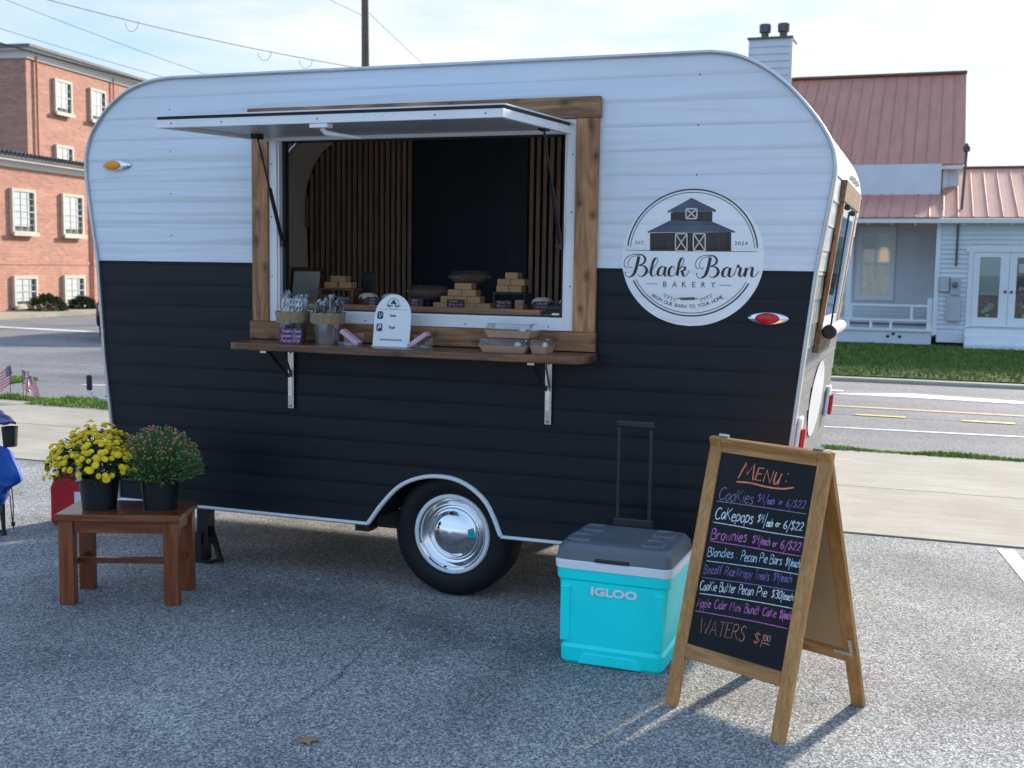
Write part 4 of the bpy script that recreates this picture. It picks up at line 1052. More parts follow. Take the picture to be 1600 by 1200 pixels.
for cx, m, lab, grp, hh in ((-3.038, 'pretzel_white', 'white coated pretzel in clear bag standing in left bucket', 'white pretzels in the left bucket', .215), (-2.838, 'pretzel_dark', 'dark drizzled pretzel in clear bag standing in right bucket', 'dark pretzels in the right bucket', .195)):
    for (ax_, ay_) in ((-.052, -.03), (-.018, -.052), (.02, -.052), (.052, -.028), (-.058, .012), (-.02, -.005), (.02, -.002), (.058, .014), (-.03, .04), (.01, .045), (.042, .04)):
        pretzel(cx + ax_ * .86, -0.165 + ay_ * .86, SH + .10, m, lab, grp, hh - .062 + random.uniform(-.02, .015))
card('price_card', 'card_purple', -3.055, -2.930, SH, SH + .078, -0.272, 'small dark purple price card leaning on left metal bucket', 'price card',
     [('Pumpkin Spice', .02, .98), ('Caramel Dipped', 0, 1), ('Pretzels $2.50', .02, .95)], 'ink_pink', tilt=.2, wd=.0028)
# pink card holders
for x, sgn, lab in ((-2.70, -1, 'pink cards in a clear stand left of white payment sign'), (-2.325, 1, 'pink cards in a clear stand right of white payment sign')):
    root = thing('card_holder', lab, 'card holder', (x, -0.20, SH), 0, 'clear holders with pink cards')
    w_ = .055
    MB().box(-w_, w_, -.012, .05, 0, .003).box(-w_, w_, .047, .05, .0035, .06).box(-w_, w_, -.012, -.009, .0035, .018).build('clear_stand', 'clear_plastic', root)
    mb = MB()
    a_, b_ = Vector((sgn * -.05, 0, .008)), Vector((sgn * .045, 0, .072))
    e_ = (b_ - a_).normalized(); nn = Vector((-e_.z, 0, e_.x)) * .011
    mb.hexa([a_ - nn + Vector((0, -.008, 0)), b_ - nn + Vector((0, -.008, 0)), b_ - nn + Vector((0, .04, 0)), a_ - nn + Vector((0, .04, 0)), a_ + nn + Vector((0, -.008, 0)), b_ + nn + Vector((0, -.008, 0)), b_ + nn + Vector((0, .04, 0)), a_ + nn + Vector((0, .04, 0))])
    mb.build('card_stack', 'pink_card', root, bevel=.002)
# white arched payment sign
root = thing('payment_sign', 'white arched payment sign standing on the wooden shelf', 'sign', (-2.480, -0.185, SH), 0)
aw, ah = .0985, .252
prof_ = [(-aw, 0), (aw, 0)] + [(aw * math.cos(t_), ah - aw * 1.12 + aw * 1.12 * math.sin(t_)) for t_ in [PI * i / 20 for i in range(21)]]
tl = .16
MB().prism([(x, z * tl, z + .004) for x, z in prof_], (0, .005, 0)).build('acrylic_panel', 'decal_white', root)
MB().box(-aw, aw, -.016, .03, 0, .004).build('foot', 'decal_white', root)
T3 = lambda q: (q[0], q[1] * tl - .0012, q[1] + .004)
mb = MB()
ribbon(mb, [(-.078, .178), (-.025, .178)], .002, T3); ribbon(mb, [(.018, .178), (.078, .178)], .002, T3)
ribbon(mb, arc((0, .205), .030, .027, 0, 2 * PI, 30), .0022, T3)
fill(mb, [(-.016, .205), (-.016, .212), (-.008, .215), (-.008, .221), (0, .227), (.008, .221), (.008, .215), (.016, .212), (.016, .205)], T3, .004)
hand(mb, 'Black Barn', (-.036, .192), (.036, .192), .012, .002, T3)
for z, ch_ in ((.130, 'V'), (.070, 'P')):
    x0, x1 = -.084, -.052
    fill(mb, [(x0, z + .005), (x0 + .005, z), (x1 - .005, z), (x1, z + .005), (x1, z + .033), (x1 - .005, z + .038), (x0 + .005, z + .038), (x0, z + .033)], T3, .006)
hand(mb, 'Venmo', (-.018, .142), (.016, .142), .014, .0022, T3); hand(mb, 'Paypal', (-.018, .085), (.016, .085), .014, .0022, T3)
ribbon(mb, [(-.062 + .002 * i, .030 + .0055 * math.sin(i * 2.3) * math.cos(i * .55)) for i in range(62)], .0028, T3)
mb.build('print', 'ink_blue', root)
mb = MB(); T4 = lambda q: (q[0], q[1] * tl - .0022, q[1] + .004)
hand(mb, 'V', (-.077, .137), (-.060, .137), .024, .005, T4, .1, 0); hand(mb, 'P', (-.076, .077), (-.062, .077), .024, .005, T4, .1, 0); mb.build('icon_letters', 'decal_white', root)
# kraft trays with clear lids
def tray(x, y, z, w_, d_, h_, label, rz=0.0):
    root = thing('takeaway_tray', label, 'food tray', (x, y, z), rz, 'kraft trays with clear lids')
    f = .84
    mb = MB(); o = [(-w_, -d_), (w_, -d_), (w_, d_), (-w_, d_)]
    mb.add([(a * f, b * f, 0) for a, b in o] + [(a, b, h_) for a, b in o] + [(a * .97, b * .96, h_) for a, b in o] + [(a * f * .97, b * f * .96, .003) for a, b in o],
           [(3, 2, 1, 0)] + [(i, (i + 1) % 4, 4 + (i + 1) % 4, 4 + i) for i in range(4)] + [(4 + i, 4 + (i + 1) % 4, 8 + (i + 1) % 4, 8 + i) for i in range(4)] + [(8 + i, 8 + (i + 1) % 4, 12 + (i + 1) % 4, 12 + i) for i in range(4)] + [(12, 13, 14, 15)])
    mb.build('tray', 'kraft_pink', root)
    mb = MB(); l_ = .032
    mb.add([(a * 1.0, b * 1.0, h_ + .001) for a, b in o] + [(a * .98, b * .97, h_ + .005) for a, b in o] + [(a * .88, b * .85, h_ + l_) for a, b in o], [(i, (i + 1) % 4, 4 + (i + 1) % 4, 4 + i) for i in range(4)] + [(4 + i, 4 + (i + 1) % 4, 8 + (i + 1) % 4, 8 + i) for i in range(4)] + [(8, 9, 10, 11)])
    mb.build('clear_lid', 'clear_plastic', root, bevel=.003)
    MB().box(-w_ * .75, w_ * .7, -d_ * .6, d_ * .6, .004, h_ * .75).build('baked_bar', 'cake_brown', root, bevel=.006)
    MB().lathe([(0, .0), (.018, .001), (.014, .018), (0.006, .024), (0, .024)], 12, (w_ * .45, -d_ * .1, h_ * .76)).build('sauce_cup', 'frame_white', root, smooth=True)
tray(-1.868, -0.185, SH, .120, .075, .034, 'larger lower kraft tray with clear lid on the shelf')
tray(-1.702, -0.165, SH, .040, .065, .034, 'small kraft tray with clear lid at shelf right end')
tray(-1.852, -0.165, SH + .068, .118, .072, .034, 'kraft tray with clear lid stacked on top of another tray')

# kraft boxes inside
def kbox(x0, x1, z0, z1, y, label, group, d_=.075):
    e = .0012
    o = MB().box(x0 + e, x1 - e, y, y + d_, z0, z1 - .0012).build('kraft_box', 'kraft', bevel=.002)
    tag(o, label, 'box', group)
g1 = 'brownie boxes stacked on wooden riser'
bx_ = .0345
RZ = 1.556
kbox(-3.185, -3.105, RZ + .001, RZ + .001 + bx_, .42, 'left kraft box in lower row on the wooden riser', g1); kbox(-3.097, -3.019, RZ + .001, RZ + .001 + bx_, .42, 'right kraft box in lower row on the wooden riser', g1)
kbox(-3.147, -3.055, RZ + .001 + bx_, RZ + .001 + 2 * bx_, .42, 'single kraft box on top of the wooden riser stack', g1)
root = thing('display_riser', 'brown wooden riser holding kraft boxes at counter left', 'riser', (-3.104, .46, CT)); MB().box(-.113, .113, -.06, .06, .082, .093).build('top_board', 'counter_wood', root, bevel=.002)
for s_ in (-1, 1): MB().box(s_ * .10 - .006, s_ * .10 + .006, -.055, .055, 0, .0818).build('side_leg', 'counter_wood', root)
kbox(-3.27, -3.20, CT, CT + .035, .30, 'lone kraft box lying left of the wooden riser', None)
g2 = 'kraft boxes in the middle pyramid'
rows = [(-2.478, -2.153, 4, 'bottom'), (-2.441, -2.215, 3, 'third'), (-2.405, -2.244, 2, 'second'), (-2.372, -2.273, 1, 'top')]
for i, (xa, xb, n, wd_) in enumerate(rows):
    for k in range(n):
        st = (xb - xa) / n
        kbox(xa + k * st, xa + (k + 1) * st, CT + i * bx_, CT + (i + 1) * bx_, .32 + .012 * i, ('kraft box at the top of the middle pyramid' if n == 1 else '%s kraft box in the %s row of the middle pyramid' % ({4: ('leftmost', 'second from left', 'third from left', 'rightmost'), 3: ('left', 'centre', 'right'), 2: ('left', 'right')}[n][k], {4: 'bottom', 3: 'second lowest', 2: 'second highest'}[n])), g2)
g3 = 'kraft boxes stacked on black riser'
R2 = 1.556
for i, (xs_, wd_) in enumerate((((-2.152, -2.081, -2.009), 'lower'), ((-2.146, -2.072, -1.994), 'middle'))):
    for k in range(2): kbox(xs_[k], xs_[k + 1], R2 + i * bx_ + .001, R2 + (i + 1) * bx_ + .001, .40, '%s kraft box in the %s row on the black riser' % (('left', 'right')[k], wd_), g3)
kbox(-2.103, -2.031, R2 + 2 * bx_ + .001, R2 + 3 * bx_ + .001, .40, 'single kraft box on top of the black riser stack', g3)
root = thing('display_riser', 'black riser holding kraft boxes at counter right', 'riser', (-2.073, .44, CT)); MB().box(-.092, .092, -.06, .06, .084, .092).build('top_board', 'black_plastic', root)
for s_ in (-1, 1): MB().box(s_ * .085 - .004, s_ * .085 + .004, -.055, .055, 0, .0838).build('side_leg', 'black_plastic', root)
kbox(-2.055, -1.985, CT, CT + .055, .42, 'tall kraft box under the black riser', None); kbox(-1.992, -1.952, CT, CT + .036, .26, 'short kraft box beside the black riser', None)
# chalk cards on the counter
for i, (x0, x1, tx, lab) in enumerate(((-2.990, -2.905, ['Cookies', 'Brown', '$4.00'], 'dark chalk card before the wooden riser'), (-2.80, -2.735, ['Apple', 'Cake', '$5'], 'dark chalk card before the iced cakes'), (-2.556, -2.483, ['Pecan', 'Pie', '$30'], 'dark chalk card below the left domed pie'),
                                     (-2.349, -2.252, ['Apple', 'Brownies', '$4.00'], 'dark chalk card before the kraft box pyramid'), (-2.08, -1.995, ['Pecan Pie', 'Bars', '$4.00'], 'dark chalk card before the black riser'), (-1.873, -1.795, ['Apple Cider', 'Mini Bundt', 'Cake $5'], 'dark chalk card before the right iced cake'))):
    card('price_card', 'card_dark', x0, x1, CT, CT + .056, .20, lab, 'price card', [(q, .08, .6 + .35 * (len(q) > 6)) for q in tx], 'ink_pink', 'chalk cards on the counter', .1, .0016)
# iced cakes
def cake(x, y, r_, label):
    root = thing('iced_cake', label, 'cake', (x, y, CT), 0, 'iced bundt cakes on the counter')
    MB().lathe([(0.0, 0), (r_ * 1.05, 0), (r_ * 1.1, .006), (r_ * .96, .012), (r_, .03), (r_ * .85, .055), (r_ * .5, .066), (r_ * .22, .058), (0.0, .04)], 26).build('cake', 'cake_brown', root, smooth=True)
    mb = MB(); n = 26; vs_ = []
    for i, (q, z) in enumerate(((.18, .058), (.5, .071), (.82, .060), (.95, .047))):
        for j in range(n):
            k_ = 1 + (.10 * math.sin(j * 1.7) if i > 1 else 0); vs_.append((r_ * q * k_ * math.cos(2 * PI * j / n), r_ * q * k_ * math.sin(2 * PI * j / n), z - (.008 * math.sin(j * 1.7) if i == 3 else 0)))
    mb.add(vs_, [(i * n + j, (i + 1) * n + j, (i + 1) * n + (j + 1) % n, i * n + (j + 1) % n) for i in range(3) for j in range(n)]); mb.build('icing', 'icing', root, smooth=True)
cake(-2.90, .40, .055, 'left one of two iced bundt cakes by the payment sign'); cake(-2.77, .42, .055, 'right one of two iced bundt cakes behind payment sign'); cake(-1.88, .36, .058, 'iced cake in front of the right wall slats'); cake(-1.755, .40, .05, 'small iced cake half hidden by the window jamb')
# pies under clear domes
def pie(x, y, z0, label, sh):
    root = thing('domed_pie', label, 'pie', (x, y, CT), 0, 'pies in clear dome containers')
    if sh > 0:
        MB().lathe([(.07, 0), (.07, .004), (.012, .008), (.010, sh - .012), (.09, sh - .006), (.09, sh)], 24).build('cake_stand', 'black_plastic', root, smooth=True, ang=50)
    MB().lathe([(0, sh + .001), (.082, sh + .001), (.112, sh + .028), (.118, sh + .030), (.112, sh + .032), (.0, sh + .026)], 36).build('foil_pan', 'foil', root, smooth=True, ang=50)
    MB().lathe([(.108, sh + .033), (.09, sh + .040), (.05, sh + .045), (0, sh + .046)], 30).build('pie_crust', 'pie_crust', root, smooth=True)
    MB().lathe([(.121, sh + .031), (.122, sh + .036), (.10, sh + .062), (.06, sh + .068), (.045, sh + .072), (.0, sh + .073)], 36).build('clear_dome', 'clear_plastic', root, smooth=True, ang=50)
pie(-2.55, .42, 0, 'domed pie on low black stand behind the payment sign', .055); pie(-2.365, .56, 0, 'domed pie on tall black stand above the box pyramid', .135)
# framed paper, black box, card reader
root = thing('framed_notice', 'framed white notice leaning at left end of the counter', 'picture frame', (-3.40, .58, CT)); MB().hexa([(-.11, 0, 0), (.11, 0, 0), (.11, .012, 0), (-.11, .012, 0), (-.11, .03, .205), (.11, .03, .205), (.11, .042, .205), (-.11, .042, .205)]).build('frame', 'shelf_wood', root)
MB().hexa([(-.085, -.002, .025), (.085, -.002, .025), (.085, .004, .025), (-.085, .004, .025), (-.085, .024, .182), (.085, .024, .182), (.085, .03, .182), (-.085, .03, .182)]).build('paper', 'paper', root)
root = thing('display_easel', 'plain black upright board standing before the left slats', 'board', (-3.0, .58, CT)); MB().hexa([(-.042, 0, .0), (.042, 0, .0), (.042, .01, .0), (-.042, .01, .0), (-.042, .02, .185), (.042, .02, .185), (.042, .03, .185), (-.042, .03, .185)]).build('panel', 'black_plastic', root, bevel=.003); MB().beam((0, .02, .14), (0, .09, .002), .01, .02).build('prop', 'black_plastic', root)
root = thing('card_reader', 'dark card reader in the right corner of the window', 'card reader', (-1.735, .13, CT)); MB().hexa([(-.05, -.03, 0), (.05, -.03, 0), (.05, .04, 0), (-.05, .04, 0), (-.05, -.02, .022), (.05, -.02, .022), (.05, .04, .045), (-.05, .04, .045)]).build('body', 'black_plastic', root, bevel=.004)
MB().hexa([(-.042, -.0195, .0235), (.042, -.0195, .0235), (.042, .02, .039), (-.042, .02, .039), (-.042, -.0195, .0245), (.042, -.0195, .0245), (.042, .02, .040), (-.042, .02, .040)]).build('screen', 'screen_grey', root)

# ================================================================== STOOL, FLOWERS, CAN, CHAIR
ang = math.atan2(.207, .545)
ST = thing('wooden_stool', 'low reddish brown wooden stool holding two flower pots', 'stool', (-3.957, -0.840, 0), ang)
SW, SD, SZ = .583, .335, .455
MB().box(-.012, SW + .012, -.012, SD + .012, SZ - .036, SZ).build('seat', 'stool_wood_h', ST, bevel=.005)
for x in (0, SW - .072):
    for y in (0, SD - .062):
        MB().box(x, x + .072, y, y + .062, 0, SZ - .0365).build('leg', 'stool_wood', ST, bevel=.004)
for y in (.012, SD - .034): MB().box(.0725, SW - .0725, y, y + .022, SZ - .096, SZ - .0365).build('apron', 'stool_wood_h', ST, bevel=.002)
for x in (.012, SW - .036): MB().box(x, x + .022, .0625, SD - .0625, SZ - .096, SZ - .0365).build('apron', 'stool_wood', ST, bevel=.002)
for x in (.022, SW - .05): MB().box(x, x + .028, .0625, SD - .0625, .172, .205).build('stretcher', 'stool_wood', ST, bevel=.002)
MB().box(.0505, SW - .0505, SD * .42, SD * .42 + .028, .174, .203).build('stretcher', 'stool_wood_h', ST, bevel=.002)

def leaf(mb, p, d, l_, w_, up_=Vector((0, 0, 1))):
    d = d.normalized(); s_ = d.cross(up_)
    if s_.length < 1e-3: s_ = Vector((1, 0, 0))
    s_.normalize(); n_ = s_.cross(d)
    a = p; b = p + d * l_ * .5 + s_ * w_ + n_ * l_ * .08; c_ = p + d * l_ - n_ * l_ * .12; e = p + d * l_ * .5 - s_ * w_ + n_ * l_ * .08
    mb.add([a, b, c_, e], [(0, 1, 2), (0, 2, 3)])
def pot(root, r0_, r1_, h_):
    MB().lathe([(0, .003), (r0_ * .93, .003), (r0_, 0), (r0_ * 1.01, .008), (r1_ * .98, h_ - .022), (r1_ * 1.0, h_ - .02), (r1_ * 1.03, h_ - .018), (r1_ * 1.035, h_), (r1_ * .98, h_), (r1_ * .95, h_ - .03), (0, h_ - .03)], 40).build('pot', 'pot_black', root, smooth=True, ang=35)
ca, sa = math.cos(ang), math.sin(ang)
def st_pt(u, v): return (-3.957 + ca * u - sa * v, -0.840 + sa * u + ca * v, SZ + .0005)
PH = .165
P1 = thing('flowering_mum', 'potted chrysanthemum covered in bright yellow flowers on the stool', 'potted plant', st_pt(.155, .15)); pot(P1, .082, .098, PH)
P2 = thing('budding_mum', 'potted chrysanthemum with rusty closed buds on the stool', 'potted plant', st_pt(.455, .16)); pot(P2, .080, .095, PH)
rn = random.Random(3)
fm = MB(); nP = 11
for ring_, (rr, zz, pl_, n_) in enumerate(((.0, .006, .0165, nP), (.0, .009, .0115, 8))):
    for j in range(n_):
        a = 2 * PI * (j + .5 * ring_) / n_; b = .0052 - .0008 * ring_
        d = Vector((math.cos(a), math.sin(a), 0)); s_ = Vector((-math.sin(a), math.cos(a), 0))
        z0 = .004 + .003 * ring_
        fm.add([d * .003 + Vector((0, 0, z0)), d * pl_ * .7 + s_ * b + Vector((0, 0, z0 + .002)), d * pl_ + Vector((0, 0, z0 - .001 + .003 * ring_)), d * pl_ * .7 - s_ * b + Vector((0, 0, z0 + .002))], [(0, 1, 2, 3)])
fm.lathe([(.0055, .006), (.004, .0115), (0, .0125)], 7)
f0 = None
def dome(rn, zmin):
    while True:
        a = rn.uniform(0, 2 * PI); cz = rn.uniform(zmin, 1.0); s_ = math.sqrt(max(0, 1 - cz * cz)); return Vector((s_ * math.cos(a), s_ * math.sin(a), cz))
cen1 = Vector((-.012, -.0, PH + .045)); RX, RZ_ = .245, .205
placed = []
tries = 0
while len(placed) < 300 and tries < 9000:
    tries += 1
    u = dome(rn, -.12)
    if u.z < .32 and rn.random() < .55: continue
    lump = 1 + .10 * math.sin(u.x * 5.1 + 1) * math.cos(u.y * 4.3) + .06 * math.sin(u.z * 9 + u.x * 7)
    p_ = cen1 + Vector((u.x * RX, u.y * RX * .92, u.z * RZ_)) * rn.uniform(.86, 1.05) * lump - Vector((0, 0, .05 * max(0, -u.x) ** 2 * (1 - u.z)))
    if any((p_ - q).length < .0175 for q in placed): continue
    placed.append(p_)
    nrm = Vector((u.x, u.y, u.z * 1.2 + .25)).normalized(); nrm = (nrm + Vector((rn.uniform(-.3, .3), rn.uniform(-.3, .3), rn.uniform(-.1, .3)))).normalized()
    if f0 is None:
        f0 = fm.build('flower', 'petal_yellow', P1, smooth=False); o = f0
    else:
        o = f0.copy(); C.objects.link(o)
    o.location = p_; o.rotation_euler = nrm.to_track_quat('Z', 'Y').to_euler(); s_ = rn.uniform(.85, 1.35); o.scale = (s_, s_, s_ * rn.uniform(.9, 1.4))
mb = MB(); st = MB()
for _ in range(1500):
    u = dome(rn, -.35); rr = rn.uniform(.35, .97); p_ = cen1 + Vector((u.x * RX * .93, u.y * RX * .88, u.z * RZ_ * .92)) * rr
    leaf(mb, p_, Vector((u.x + rn.uniform(-.5, .5), u.y + rn.uniform(-.5, .5), rn.uniform(-.5, .5))), rn.uniform(.022, .045), rn.uniform(.006, .012))
for _ in range(90):
    u = dome(rn, .05); q = cen1 + Vector((u.x * RX * .9, u.y * RX * .85, u.z * RZ_ * .9)); st.tube([(u.x * .03, u.y * .03, PH - .03), tuple(Vector((u.x * .10, u.y * .10, PH + .05))), tuple(q)], .0018, 4, False)
mb.build('foliage', 'leaf_green', P1, kind='stuff'); st.build('stems', 'stem_green', P1, kind='stuff')
MB().box(-.055, -.02, -.104, -.1025, PH - .015, PH + .055).build('plant_tag', 'decal_white', P1)
# second plant: many thin upright stems with closed buds
cen2 = Vector((0, 0, PH + .0)); RX2, RZ2 = .225, .245
mb = MB(); st = MB(); bd = MB(); bg_ = MB()
for i in range(620):
    u = dome(rn, .02); q = cen2 + Vector((u.x * RX2, u.y * RX2 * .9, u.z * RZ2)) * rn.uniform(.93, 1.03)
    b_ = Vector((u.x * .045, u.y * .045, PH - .03)); m_ = b_.lerp(q, .5) + Vector((0, 0, .012)) + Vector((u.x, u.y, 0)) * -.012
    st.tube([tuple(b_), tuple(m_), tuple(q)], [.0018, .0015, .0011], 4, False)
    r_ = rn.uniform(.004, .008); tgt = bd if (u.z > .48 and rn.random() < .62) else bg_; r_ = r_ if u.z > .4 else r_ * .6
    tgt.lathe([(0, -.002), (r_ * .8, 0), (r_, r_ * .6), (r_ * .6, r_ * 1.25), (0, r_ * 1.3)], 6, tuple(q))
    for _ in range(3):
        t_ = rn.uniform(.12, .8); p_ = b_.lerp(q, t_); leaf(mb, p_ + Vector((rn.uniform(-.01, .01), rn.uniform(-.01, .01), 0)), Vector((u.x + rn.uniform(-.9, .9), u.y + rn.uniform(-.9, .9), rn.uniform(-.1, .8))), rn.uniform(.016, .034), rn.uniform(.003, .007))
for _ in range(420):
    a = rn.uniform(0, 2 * PI); r_ = rn.uniform(.05, .15); p_ = Vector((r_ * math.cos(a), r_ * .9 * math.sin(a), PH + rn.uniform(-.02, .07)))
    leaf(mb, p_, Vector((math.cos(a), math.sin(a), rn.uniform(-.5, .4))), rn.uniform(.02, .038), rn.uniform(.006, .011))
mb.build('foliage', 'leaf_light', P2, kind='stuff'); st.build('stems', 'stem_green', P2, kind='stuff'); bd.build('buds', 'bud_rust', P2, kind='stuff'); bg_.build('opening_buds', 'leaf_light', P2, kind='stuff')

# red fuel can
G_ = thing('fuel_can', 'red plastic fuel can on asphalt behind the stool', 'fuel can', (-5.12, .66, 0), .25)
G_.scale = (1.12, 1.1, 1.15)
pr_ = [(-.125, 0), (.125, 0), (.13, .02), (.13, .20), (.10, .255), (.03, .29), (-.07, .30), (-.10, .27), (-.13, .21), (-.13, .02)]
MB().prism([(x, -.085, z) for x, z in pr_], (0, .17, 0)).build('body', 'can_red', G_, bevel=.022, seg=3)
MB().tube([(-.07, 0, .29), (-.06, 0, .335), (.0, 0, .345), (.06, 0, .325), (.08, 0, .265)], .014, 10).build('handle', 'can_red', G_, smooth=True)
MB().lathe([(.028, 0), (.028, .03), (.02, .034), (0, .034)], 16, (-.09, 0, .285)).build('cap', 'black_plastic', G_, smooth=True)
MB().box(.02, .115, -.0875, -.0865, .07, .19).build('label_sticker', 'decal_white', G_); MB().box(.03, .105, -.089, -.0878, .085, .12).build('label_print', 'fabric_blue', G_)

# folding chair at the left edge, with its carry bag
CH = thing('folding_chair', 'blue and black folding camp chair at left edge of photo', 'chair', (-5.55, .25, 0), 0, world=True)
FT = {'fr': (-5.285, .19, 0), 'br': (-5.82, .62, 0), 'fl': (-5.95, -.05, 0), 'bl': (-6.3, .40, 0)}
TP = {'fr': (-5.30, .24, .66), 'br': (-5.75, .60, 1.0), 'fl': (-5.94, .0, .66), 'bl': (-6.28, .38, 1.0)}
for a, b in (('fr', 'br'), ('br', 'fr'), ('fl', 'bl'), ('bl', 'fl'), ('fr', 'fl'), ('fl', 'fr')):
    A = Vector(FT[a]); 
    if {a, b} == {'fr', 'fl'}: B = Vector(TP[b]) * .0 + Vector((TP[b][0], TP[b][1], .42))
    else: B = Vector((TP[b][0], TP[b][1], .45))
    MB().tube([A + Vector((0, 0, .01)), B], .010, 8).build('leg', 'black_metal', CH)
for k_ in ('fr', 'fl'): MB().tube([Vector((TP[k_][0], TP[k_][1], .40)), TP[k_]], .010, 8).build('arm_post', 'black_metal', CH); MB().lathe([(0, 0), (.018, 0), (.016, .03), (0, .03)], 12, FT[k_]).build('foot', 'black_plastic', CH)
MB().tube([FT['fr'], (-5.288, .195, .42)], .011, 8).build('front_post', 'black_metal', CH)
for k_ in ('br', 'bl'): MB().tube([Vector((TP[k_][0], TP[k_][1], .42)), TP[k_]], .010, 8).build('back_post', 'black_metal', CH)
def cloth(name, m, P00, P10, P11, P01, sag, n=10, th=.006):
    mb = MB(); vs_ = []
    for i in range(n + 1):
        for j in range(n + 1):
            u, v_ = i / n, j / n
            p_ = Vector(P00) * (1 - u) * (1 - v_) + Vector(P10) * u * (1 - v_) + Vector(P11) * u * v_ + Vector(P01) * (1 - u) * v_
            s_ = math.sin(PI * u) * math.sin(PI * v_); vs_.append(p_ + Vector(sag) * s_ + Vector((0, 0, .004 * math.sin(u * 17 + v_ * 9))))
    mb.add(vs_, [(i * (n + 1) + j, (i + 1) * (n + 1) + j, (i + 1) * (n + 1) + j + 1, i * (n + 1) + j + 1) for i in range(n) for j in range(n)])
    o = mb.build(name, m, CH, smooth=True); md = o.modifiers.new('thick', 'SOLIDIFY'); md.thickness = th; return o
cloth('seat', 'fabric_blue', (-5.94, .0, .44), (-5.30, .22, .44), (-5.75, .60, .42), (-6.28, .38, .42), (0, 0, -.06))
cloth('backrest', 'fabric_blue', (-6.28, .39, .45), (-5.75, .60, .45), (-5.745, .60, 1.03), (-6.28, .38, 1.03), (0, .07, 0))
cloth('armrest', 'fabric_blue_dark', (-5.36, .14, .69), (-5.165, .19, .71), (-5.71, .64, .70), (-5.79, .58, .70), (0, 0, -.012), th=.012)
cloth('armrest', 'fabric_blue_dark', (-6.0, -.04, .672), (-5.90, .0, .69), (-6.24, .42, .70), (-6.32, .36, .70), (0, 0, -.012), th=.012)
mb = MB().lathe([(.040, 0), (.044, .06), (.048, .12)], 18, (-5.225, .20, .555)); o = mb.build('cup_holder', 'mesh_black', CH, smooth=True)
MB().tube([(-5.182 + .0 * i, .2 + .048 * math.sin(i * .6) * 0, .56) for i in range(2)] + [(-5.178, .2, .60), (-5.176, .2, .675)], .003, 6).build('mesh_edge', 'black_plastic', CH)
BG = thing('carry_bag', 'blue drawstring carry bag hanging from the folding chair', 'bag', (-5.22, .15, .18), 0, world=True)
ol = [(-5.40, .60), (-5.25, .57), (-5.195, .545), (-5.165, .48), (-5.112, .395), (-5.118, .345), (-5.19, .305), (-5.215, .28), (-5.225, .225), (-5.275, .185), (-5.34, .18), (-5.40, .19)]
ols = [(q.x, q.y) for q in catmull(ol, 3)]
mb = MB(); n = len(ols); cx_, cz_ = -5.28, .38; lay = []
for (k_, yy) in ((.55, .095), (.9, .11), (1.0, .145), (.9, .18), (.55, .19)):
    lay.append([(cx_ + (x - cx_) * k_, yy + .012 * math.sin(x * 60 + z * 20), cz_ + (z - cz_) * k_) for x, z in ols])
for i in range(len(lay) - 1): mb.add(lay[i] + lay[i + 1], [(j, (j + 1) % n, n + (j + 1) % n, n + j) for j in range(n)])
mb.add(lay[0], [tuple(range(n))]); mb.add(lay[-1], [tuple(range(n - 1, -1, -1))]); mb.build('pouch', 'fabric_blue', BG, smooth=True, ang=60)
cdm = MB().tube([(-5.175, .15, .315), (-5.168, .15, .22), (-5.172, .15, .10), (-5.17, .15, .055)], .0035, 6).tube([(-5.215, .15, .29), (-5.19, .15, .26), (-5.185, .15, .17), (-5.178, .15, .10)], .0035, 6).build('drawstring', 'black_plastic', BG)
MB().lathe([(0, 0), (.010, .002), (.012, .02), (.006, .03), (0, .03)], 10, (-5.173, .15, .075)).build('toggle', 'black_plastic', BG, smooth=True)

# ================================================================== COOLER
CO = thing('wheeled_cooler', 'turquoise wheeled cooler with grey lid beside the menu board', 'cooler', (-1.20, -0.47, 0), -.02)
def loft(mb, rings, caps=True):
    n = len(rings[0])
    for i in range(len(rings) - 1): mb.add(rings[i] + rings[i + 1], [(j, (j + 1) % n, n + (j + 1) % n, n + j) for j in range(n)])
    if caps: mb.add(rings[0], [tuple(range(n - 1, -1, -1))]); mb.add(rings[-1], [tuple(range(n))])
    return mb
def rrect(w_, d_, z, r_, n=5):
    o = []
    for (sx_, sy_, a0_) in ((1, -1, -PI / 2), (1, 1, 0), (-1, 1, PI / 2), (-1, -1, PI)):
        for i in range(n + 1):
            a = a0_ + PI / 2 * i / n; o.append((sx_ * (w_ - r_) + r_ * math.cos(a), sy_ * (d_ - r_) + r_ * math.sin(a), z))
    return o
W2, D2 = .222, .205
loft(MB(), [rrect(W2 - .004, D2 - .004, .0, .03), rrect(W2 + .004, D2 + .004, .012, .03), rrect(W2 + .006, D2 + .006, .07, .03), rrect(W2 - .004, D2 - .002, .085, .03), rrect(W2 + .018, D2 - .004, .36, .03), rrect(W2 + .026, D2 + .004, .37, .03), rrect(W2 + .028, D2 + .006, .412, .03)]).build('body', 'cooler_teal', CO, smooth=True, ang=30)
for sx_ in (-1, 1):
    MB().hexa([(sx_ * .205 - .022, -D2 - .006, .095), (sx_ * .205 + .022, -D2 - .006, .095), (sx_ * .205 + .022, -D2 + .01, .095), (sx_ * .205 - .022, -D2 + .01, .095), (sx_ * .205 - .022, -D2 - .006, .34), (sx_ * .205 + .022, -D2 - .006, .34), (sx_ * .205 + .022, -D2 + .01, .34), (sx_ * .205 - .022, -D2 + .01, .34)]).build('corner_rib', 'cooler_teal', CO, bevel=.006)
